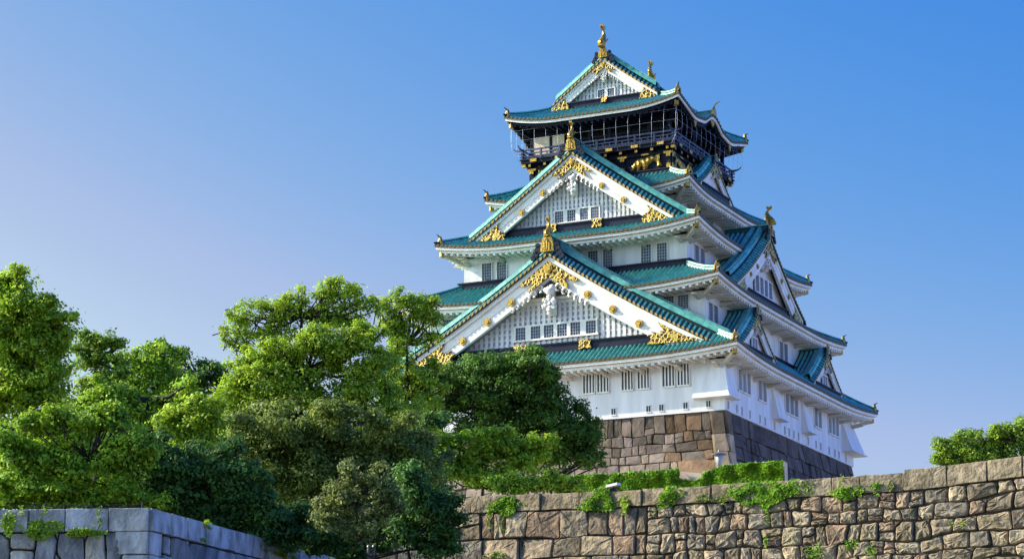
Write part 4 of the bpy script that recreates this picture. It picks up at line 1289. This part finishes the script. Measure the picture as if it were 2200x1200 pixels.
tree('spreading_tree', 'low spreading green tree above the right end of the tan wall, by the photo edge', 'tree', 138,
     [(2185, 928, 44, 28), (2120, 952, 56, 26), (2052, 975, 40, 22), (2150, 980, 60, 22), (2028, 958, 14, 14), (2225, 950, 60, 50), (2260, 920, 60, 40), (2090, 975, 50, 20), (2020, 985, 26, 16), (2140, 1000, 80, 18), (2060, 996, 50, 12)], 'mid', .22, (2150, 1010), 1.05, ground=-16.2)
# trees farther back that close the gaps between the trunks
for px, py, dp, lb, kind in ((100, 985, 160, 'leafy tree trunk-deep behind the maple thicket, mostly hidden', 'mid'), (330, 985, 168, 'shaded tree behind the dark bush over the wall corner, mostly hidden', 'dark'),
                             (560, 985, 162, 'shaded tree behind the dull olive one, mostly hidden', 'dark'), (430, 1060, 125, 'shaded undergrowth tree right behind the receding grey wall, mostly hidden', 'dark'), (650, 1120, 124, 'shaded undergrowth tree behind the pale spiky bush, low and mostly hidden', 'dark'), (800, 985, 165, 'shaded tree deep behind the pale spiky bush, mostly hidden', 'dark')):
    tree('background_tree', lb, 'tree', dp, [(px - 70, py - 40, 80, 60), (px + 60, py - 40, 80, 60), (px, py + 50, 100, 60), (px - 90, py + 60, 70, 60), (px + 100, py + 60, 70, 60)], kind, .36, (px, py + 90), .9, group='trees closing the gaps at the back', ground=-20.7)

# ---------------------------------------------------------------- ivy parapet, vines, small things
def ivy(V, T, P, x0, x1, y0, y1, n, size=.17, d=.08, ell=False):
    # leaves on a wall map P(x, y, d)
    x = RNG.uniform(x0, x1, n); y = RNG.uniform(y0, y1, n)
    if ell:
        a = RNG.uniform(0, 6.283, n); q = RNG.random(n) ** .5 * (1 + .18 * np.sin(3 * a + x0))
        x = (x0 + x1) / 2 + np.cos(a) * q * (x1 - x0) / 2; y = (y0 + y1) / 2 + np.sin(a) * q * (y1 - y0) / 2
    bl = np.array([noise.noise((xx * 1.4, yy * 1.8, 3)) for xx, yy in zip(x, y)])
    p = np.array([P(xx, yy, d * (1 + 1.6 * b) + RNG.uniform(0, d)) for xx, yy, b in zip(x, y, bl)])
    nrm = np.array(Vector(P(0, 0, 1)) - Vector(P(0, 0, 0)))
    dirs = np.tile(nrm, (n, 1)) + RNG.normal(0, .35, (n, 3)) + np.array((0, 0, .25))
    dirs /= np.linalg.norm(dirs, axis=1)[:, None]
    v, t = leaf_arrays(np.zeros(3), dirs, np.zeros(n), size, 1.0, np.ones(3))
    V.append(v + np.repeat(p, 4, 0)); T.append(t)

PARA = mat('sandy_parapet', (.55, .46, .33), .9, 0, var=.2, scale=1)
pw = empty('ivy_parapet', (26, -50, -15.75))
thing(pw, 'low parapet thickly covered in bright green ivy, in front of the castle stone base', 'parapet')
ppts = [(15.5, -10.1), (24.6, -10.2), (26.3, -10.45), (28.0, -10.05), (31.9, -10.02)]
mb = MB()
mb.prism(WM, [(15.5, -15.75), (31.95, -15.75)] + ppts[::-1], -49.9, -49.3)
wbuild(mb, 'parapet_wall', PARA, pw)
V, T = [], []
PP = lambda x, y, d: (x, -49.9 - d, y)
for (xa, za), (xb, zb) in zip(ppts, ppts[1:]):
    n = int((xb - xa) * 1900)
    x = RNG.uniform(xa, xb, n)
    for i in range(0, 1):
        zt = za + (zb - za) * (x - xa) / (xb - xa)
    y = zt + .12 - RNG.random(n) ** .9 * 4.0
    if xa > 24: y = zt + .02 - (.6 if xa < 26 else 0) * np.clip((27.6 - x) / 2, 0, 1) - RNG.random(n) * 3.6
    bl = np.array([noise.noise((a * 1.1, b * 1.3, 1)) for a, b in zip(x, y)])
    p = np.stack([x, -49.95 - .22 * (1 + bl * 1.5) - RNG.uniform(0, .12, n), y], 1)
    dirs = np.tile(np.array((0, -.8, .6)), (n, 1)) + RNG.normal(0, .4, (n, 3)); dirs /= np.linalg.norm(dirs, axis=1)[:, None]
    v, t = leaf_arrays(np.zeros(3), dirs, np.zeros(n), .30, 1.0, np.ones(3))
    V.append(v + np.repeat(p, 4, 0)); T.append(t)
o = leaves_object('ivy', V, T, LEAF['ivy'], pw); o.matrix_parent_inverse = Matrix.Translation(-pw.location)

# vines hanging over the retaining wall: patches given in photo pixels, set on the wall's own face
def wall_xy(px, py):
    p = on_y(px, py, RWY - .05); return p.x - RW0, p.z + 24 - wall_dz(p.x - RW0)
STEM = mat('vine_stem', (.10, .07, .035), .9)
def vine(label, patches, strands=(), leaf='ivy', name='wall_vine', size=.17, P=PW, xy=wall_xy, dn=420, hang=True):
    V, T = [], []
    xs = []
    st = MB()
    for a, b, c, d in patches:
        x0, y1 = xy(a, b); x1, y0 = xy(c, d)
        xs.append(((x0 + x1) / 2, (y0 + y1) / 2))
        ivy(V, T, P, x0, x1, y0, y1, max(20, int(dn * (x1 - x0) * abs(y1 - y0))), size, .12, True)
    for a, b, c, d in strands:
        x0, y0 = xy(a, b); x1, y1 = xy(c, d)
        L = math.hypot(x1 - x0, y1 - y0); n = max(4, int(L / .25))
        pts = []
        for i in range(n + 1):
            f = i / n
            x = x0 + (x1 - x0) * f + .08 * math.sin(9 * f + x0); y = y0 + (y1 - y0) * f
            pts.append(P(x, y, .14))
            ivy(V, T, P, x - .14, x + .14, y - .14, y + .14, 7, size * .9, .12)
        st.tube(pts, .018, 4)
        xs.append((x0, y0))
    b = P(xs[0][0], xs[0][1], 0)
    r = empty(name, tuple(b)); thing(r, label, 'vine')
    o = leaves_object('foliage', V, T, LEAF[leaf], r); o.matrix_parent_inverse = Matrix.Translation(-r.location)
    if st.v:
        s = st.build('stem', STEM, r); s.matrix_parent_inverse = Matrix.Translation(-r.location)
vine('sprawling vine with spread finger-like shoots, leftmost on the tan wall coping', [(1055, 1066, 1108, 1104), (1040, 1085, 1056, 1096)], [(1080, 1085, 1036, 1078), (1085, 1085, 1132, 1075), (1070, 1090, 1066, 1066), (1078, 1100, 1078, 1140), (1050, 1098, 1046, 1130)])
vine('thick bright vine clump hanging over the coping below the pale floodlight', [(1252, 1048, 1312, 1078), (1244, 1066, 1322, 1096)], [(1316, 1080, 1348, 1062), (1262, 1090, 1236, 1086)])
vine('thin yellowish trailing vine on the joint right of the thick clump', [(1332, 1070, 1352, 1098)], [(1345, 1064, 1338, 1100)], 'yellow')
vine('rounded vine tuft falling over the coping between two bare blocks', [(1418, 1044, 1466, 1070), (1412, 1060, 1448, 1088)], [(1412, 1066, 1410, 1096)])
vine('low straggly brownish vine along the coping foot, left of the long ivy mass', [(1494, 1060, 1524, 1076), (1540, 1060, 1562, 1078)], [(1500, 1070, 1560, 1072)], 'grey')
vine('longest ivy mass draped over the wall, under the right end of the parapet', [(1560, 1034, 1650, 1078), (1620, 1034, 1700, 1078), (1680, 1030, 1732, 1062), (1628, 1060, 1668, 1088)], [(1645, 1080, 1652, 1120), (1556, 1050, 1552, 1076), (1736, 1034, 1740, 1056)])
vine('vine with two upright strands and a level runner, right of the longest ivy mass', [(1785, 1046, 1840, 1070), (1862, 1036, 1896, 1052)], [(1806, 1060, 1807, 1024), (1800, 1052, 1794, 1040), (1842, 1058, 1852, 1022), (1838, 1056, 1890, 1044), (1786, 1058, 1840, 1060), (1880, 1046, 1882, 1060)])
vine('dry reddish tuft growing from the coping far right of the ivy', [(1904, 1032, 1918, 1052)], (), 'grey')
for i, (a, b, c, d, lb) in enumerate(((1730, 1170, 1770, 1200, 'small leafy weed in the lower joints, left of the next weed cluster'), (1810, 1160, 1846, 1180, 'tiny weed in a low joint of the tan wall, below the two-strand vine'), (1862, 1172, 1886, 1200, 'narrow weed climbing a joint at the bottom edge of the tan wall'),
                                      (2040, 1120, 2076, 1128, 'thin flat weed along a course joint, right part of the tan wall'), (1640, 1150, 1652, 1176, 'thin weed trailing down a joint below the longest ivy mass'), (1040, 1186, 1090, 1196, 'flat moss-like weed on a joint, bottom left of the tan wall'))):
    vine(lb, [(a, b, c, d)], (), 'ivy', 'wall_weed', .13, dn=200)
# vines on the grey corner wall
def la_xy(px, py):
    p = at(px, py, 100)
    d = FW + RT * ((px - 1100) / CAM_F) - UP * ((py - 600) / CAM_F)
    t = (LC - CAM_P).dot(NA) / d.dot(NA)
    p = CAM_P + d * t
    return 12 - (p - LC).dot(LA), p.z - LC.z + 5.0
def lb_xy(px, py):
    d = FW + RT * ((px - 1100) / CAM_F) - UP * ((py - 600) / CAM_F)
    t = (LC - CAM_P).dot(NB) / d.dot(NB)
    p = CAM_P + d * t
    return (p - LC).dot(LB), p.z - LC.z + 5.0
vine('green ivy patch on the grey corner wall, with shoots up to its coping', [(45, 1116, 135, 1156), (8, 1104, 36, 1150), (140, 1136, 230, 1152)], [(50, 1118, 46, 1094), (30, 1120, 14, 1102), (212, 1150, 218, 1094), (90, 1120, 100, 1094)], 'bright', 'wall_vine', .15, PA, la_xy)
vine('little fern tuft hanging on the receding face of the grey wall', [(424, 1152, 444, 1168), (432, 1112, 450, 1138)], (), 'bright', 'wall_vine', .14, PB, lb_xy)
vine('yellow-green weeds near the low end of the receding grey wall', [(560, 1176, 634, 1204), (606, 1168, 630, 1190)], (), 'yellow', 'wall_vine', .15, PB, lb_xy)

# lantern on the terrace
LM = mat('lamp_glass', (.40, .42, .43), .3, 0, spec=.5)
LMET = mat('grey_lamp_metal', (.20, .21, .22), .5, .3)
lp = Vector((24.36, -42, -15.75))
lamp = empty('lamp_post', tuple(lp))
thing(lamp, 'grey lamp post with disc cap and tapered glass, before the stone base corner', 'lamp')
def lathe(prof, n=14):
    mb = MB()
    mb.loft([[(lp.x + r * math.cos(6.28319 * j / n), lp.y + r * math.sin(6.28319 * j / n), z) for j in range(n)] for r, z in prof])
    return mb
for nm, pr, m in (('post', [(.14, -15.75), (.14, -15.4), (.08, -15.3), (.07, -9.05)], LMET), ('lamp_base', [(.10, -9.05), (.17, -8.95), (.17, -8.8), (.12, -8.72)], LMET), ('glass', [(.13, -8.72), (.2, -8.4), (.29, -7.93)], LM),
                  ('cap', [(.52, -7.93), (.54, -7.86), (.3, -7.78), (.1, -7.70), (.04, -7.55)], LMET)):
    o = lathe(pr).build(nm, m, lamp, nm == 'glass'); o.matrix_parent_inverse = Matrix.Translation(-lp)
# floodlight on the coping
q = on_y(1318, 1049, -79.6); q.z = RWZ + wall_dz(q.x - RW0)
fl = empty('floodlight', tuple(q)); thing(fl, 'small floodlight with a pale slanted lid, on the tan wall coping', 'floodlight')
B = lambda u, d, z: (q.x + u, q.y - d, q.z + z)
mb = MB(); mb.box(B, -.16, .16, -.12, .12, -.02, .14); mb.box(B, -.03, .03, -.03, .03, .14, .22)
o = mb.build('bracket', RIDGEDARK, fl); o.matrix_parent_inverse = Matrix.Translation(-q)
mb = MB(); mb.hexa([B(-.34, .3, .16), B(.34, .3, .26), B(.34, -.25, .30), B(-.34, -.25, .20), B(-.32, .28, .30), B(.32, .28, .40), B(.32, -.23, .44), B(-.32, -.23, .34)])
o = mb.build('lamp_housing', TRIM, fl); o.matrix_parent_inverse = Matrix.Translation(-q)
# wire fence on the grey wall
fp = LC - NA * .5 - NB * .5
fe = empty('wire_fence', tuple(fp)); thing(fe, 'thin dark wire fence with slim posts along the top of the grey corner wall', 'fence')
for s in (0, 4.3, 8.6, 12.2):
    p = LC + LA * s - NA * .5 - NB * .5
    mb = MB(); mb.tube([p + Vector((0, 0, -.1)), p + Vector((0, 0, .28))], .035, 6); mb.ball(p + Vector((0, 0, .3)), .05, 6)
    o = mb.build('fence_post', RIDGEDARK, fe); o.matrix_parent_inverse = Matrix.Translation(-fp)
mb = MB()
for z in (.12, .24):
    mb.tube([LC + LA * s - NA * .5 - NB * .5 + Vector((0, 0, z)) for s in (0, 6, 12.2)], .012, 4)
o = mb.build('wire', RIDGEDARK, fe); o.matrix_parent_inverse = Matrix.Translation(-fp)
# grey posts by the path between the walls
for i, (px, dz) in enumerate(((792, 0), (803, .05))):
    p = at(px, 1196, 112)
    mb = MB(); mb.tube([(p.x, p.y, -22.6), (p.x, p.y, p.z + .5)], .09, 8); mb.ball((p.x, p.y, p.z + .5), .1, 8)
    o = mb.build('path_post', LMET); thing(o, ('left' if i == 0 else 'right') + ' one of two slim grey posts under the dark bushes at the bottom', 'post')
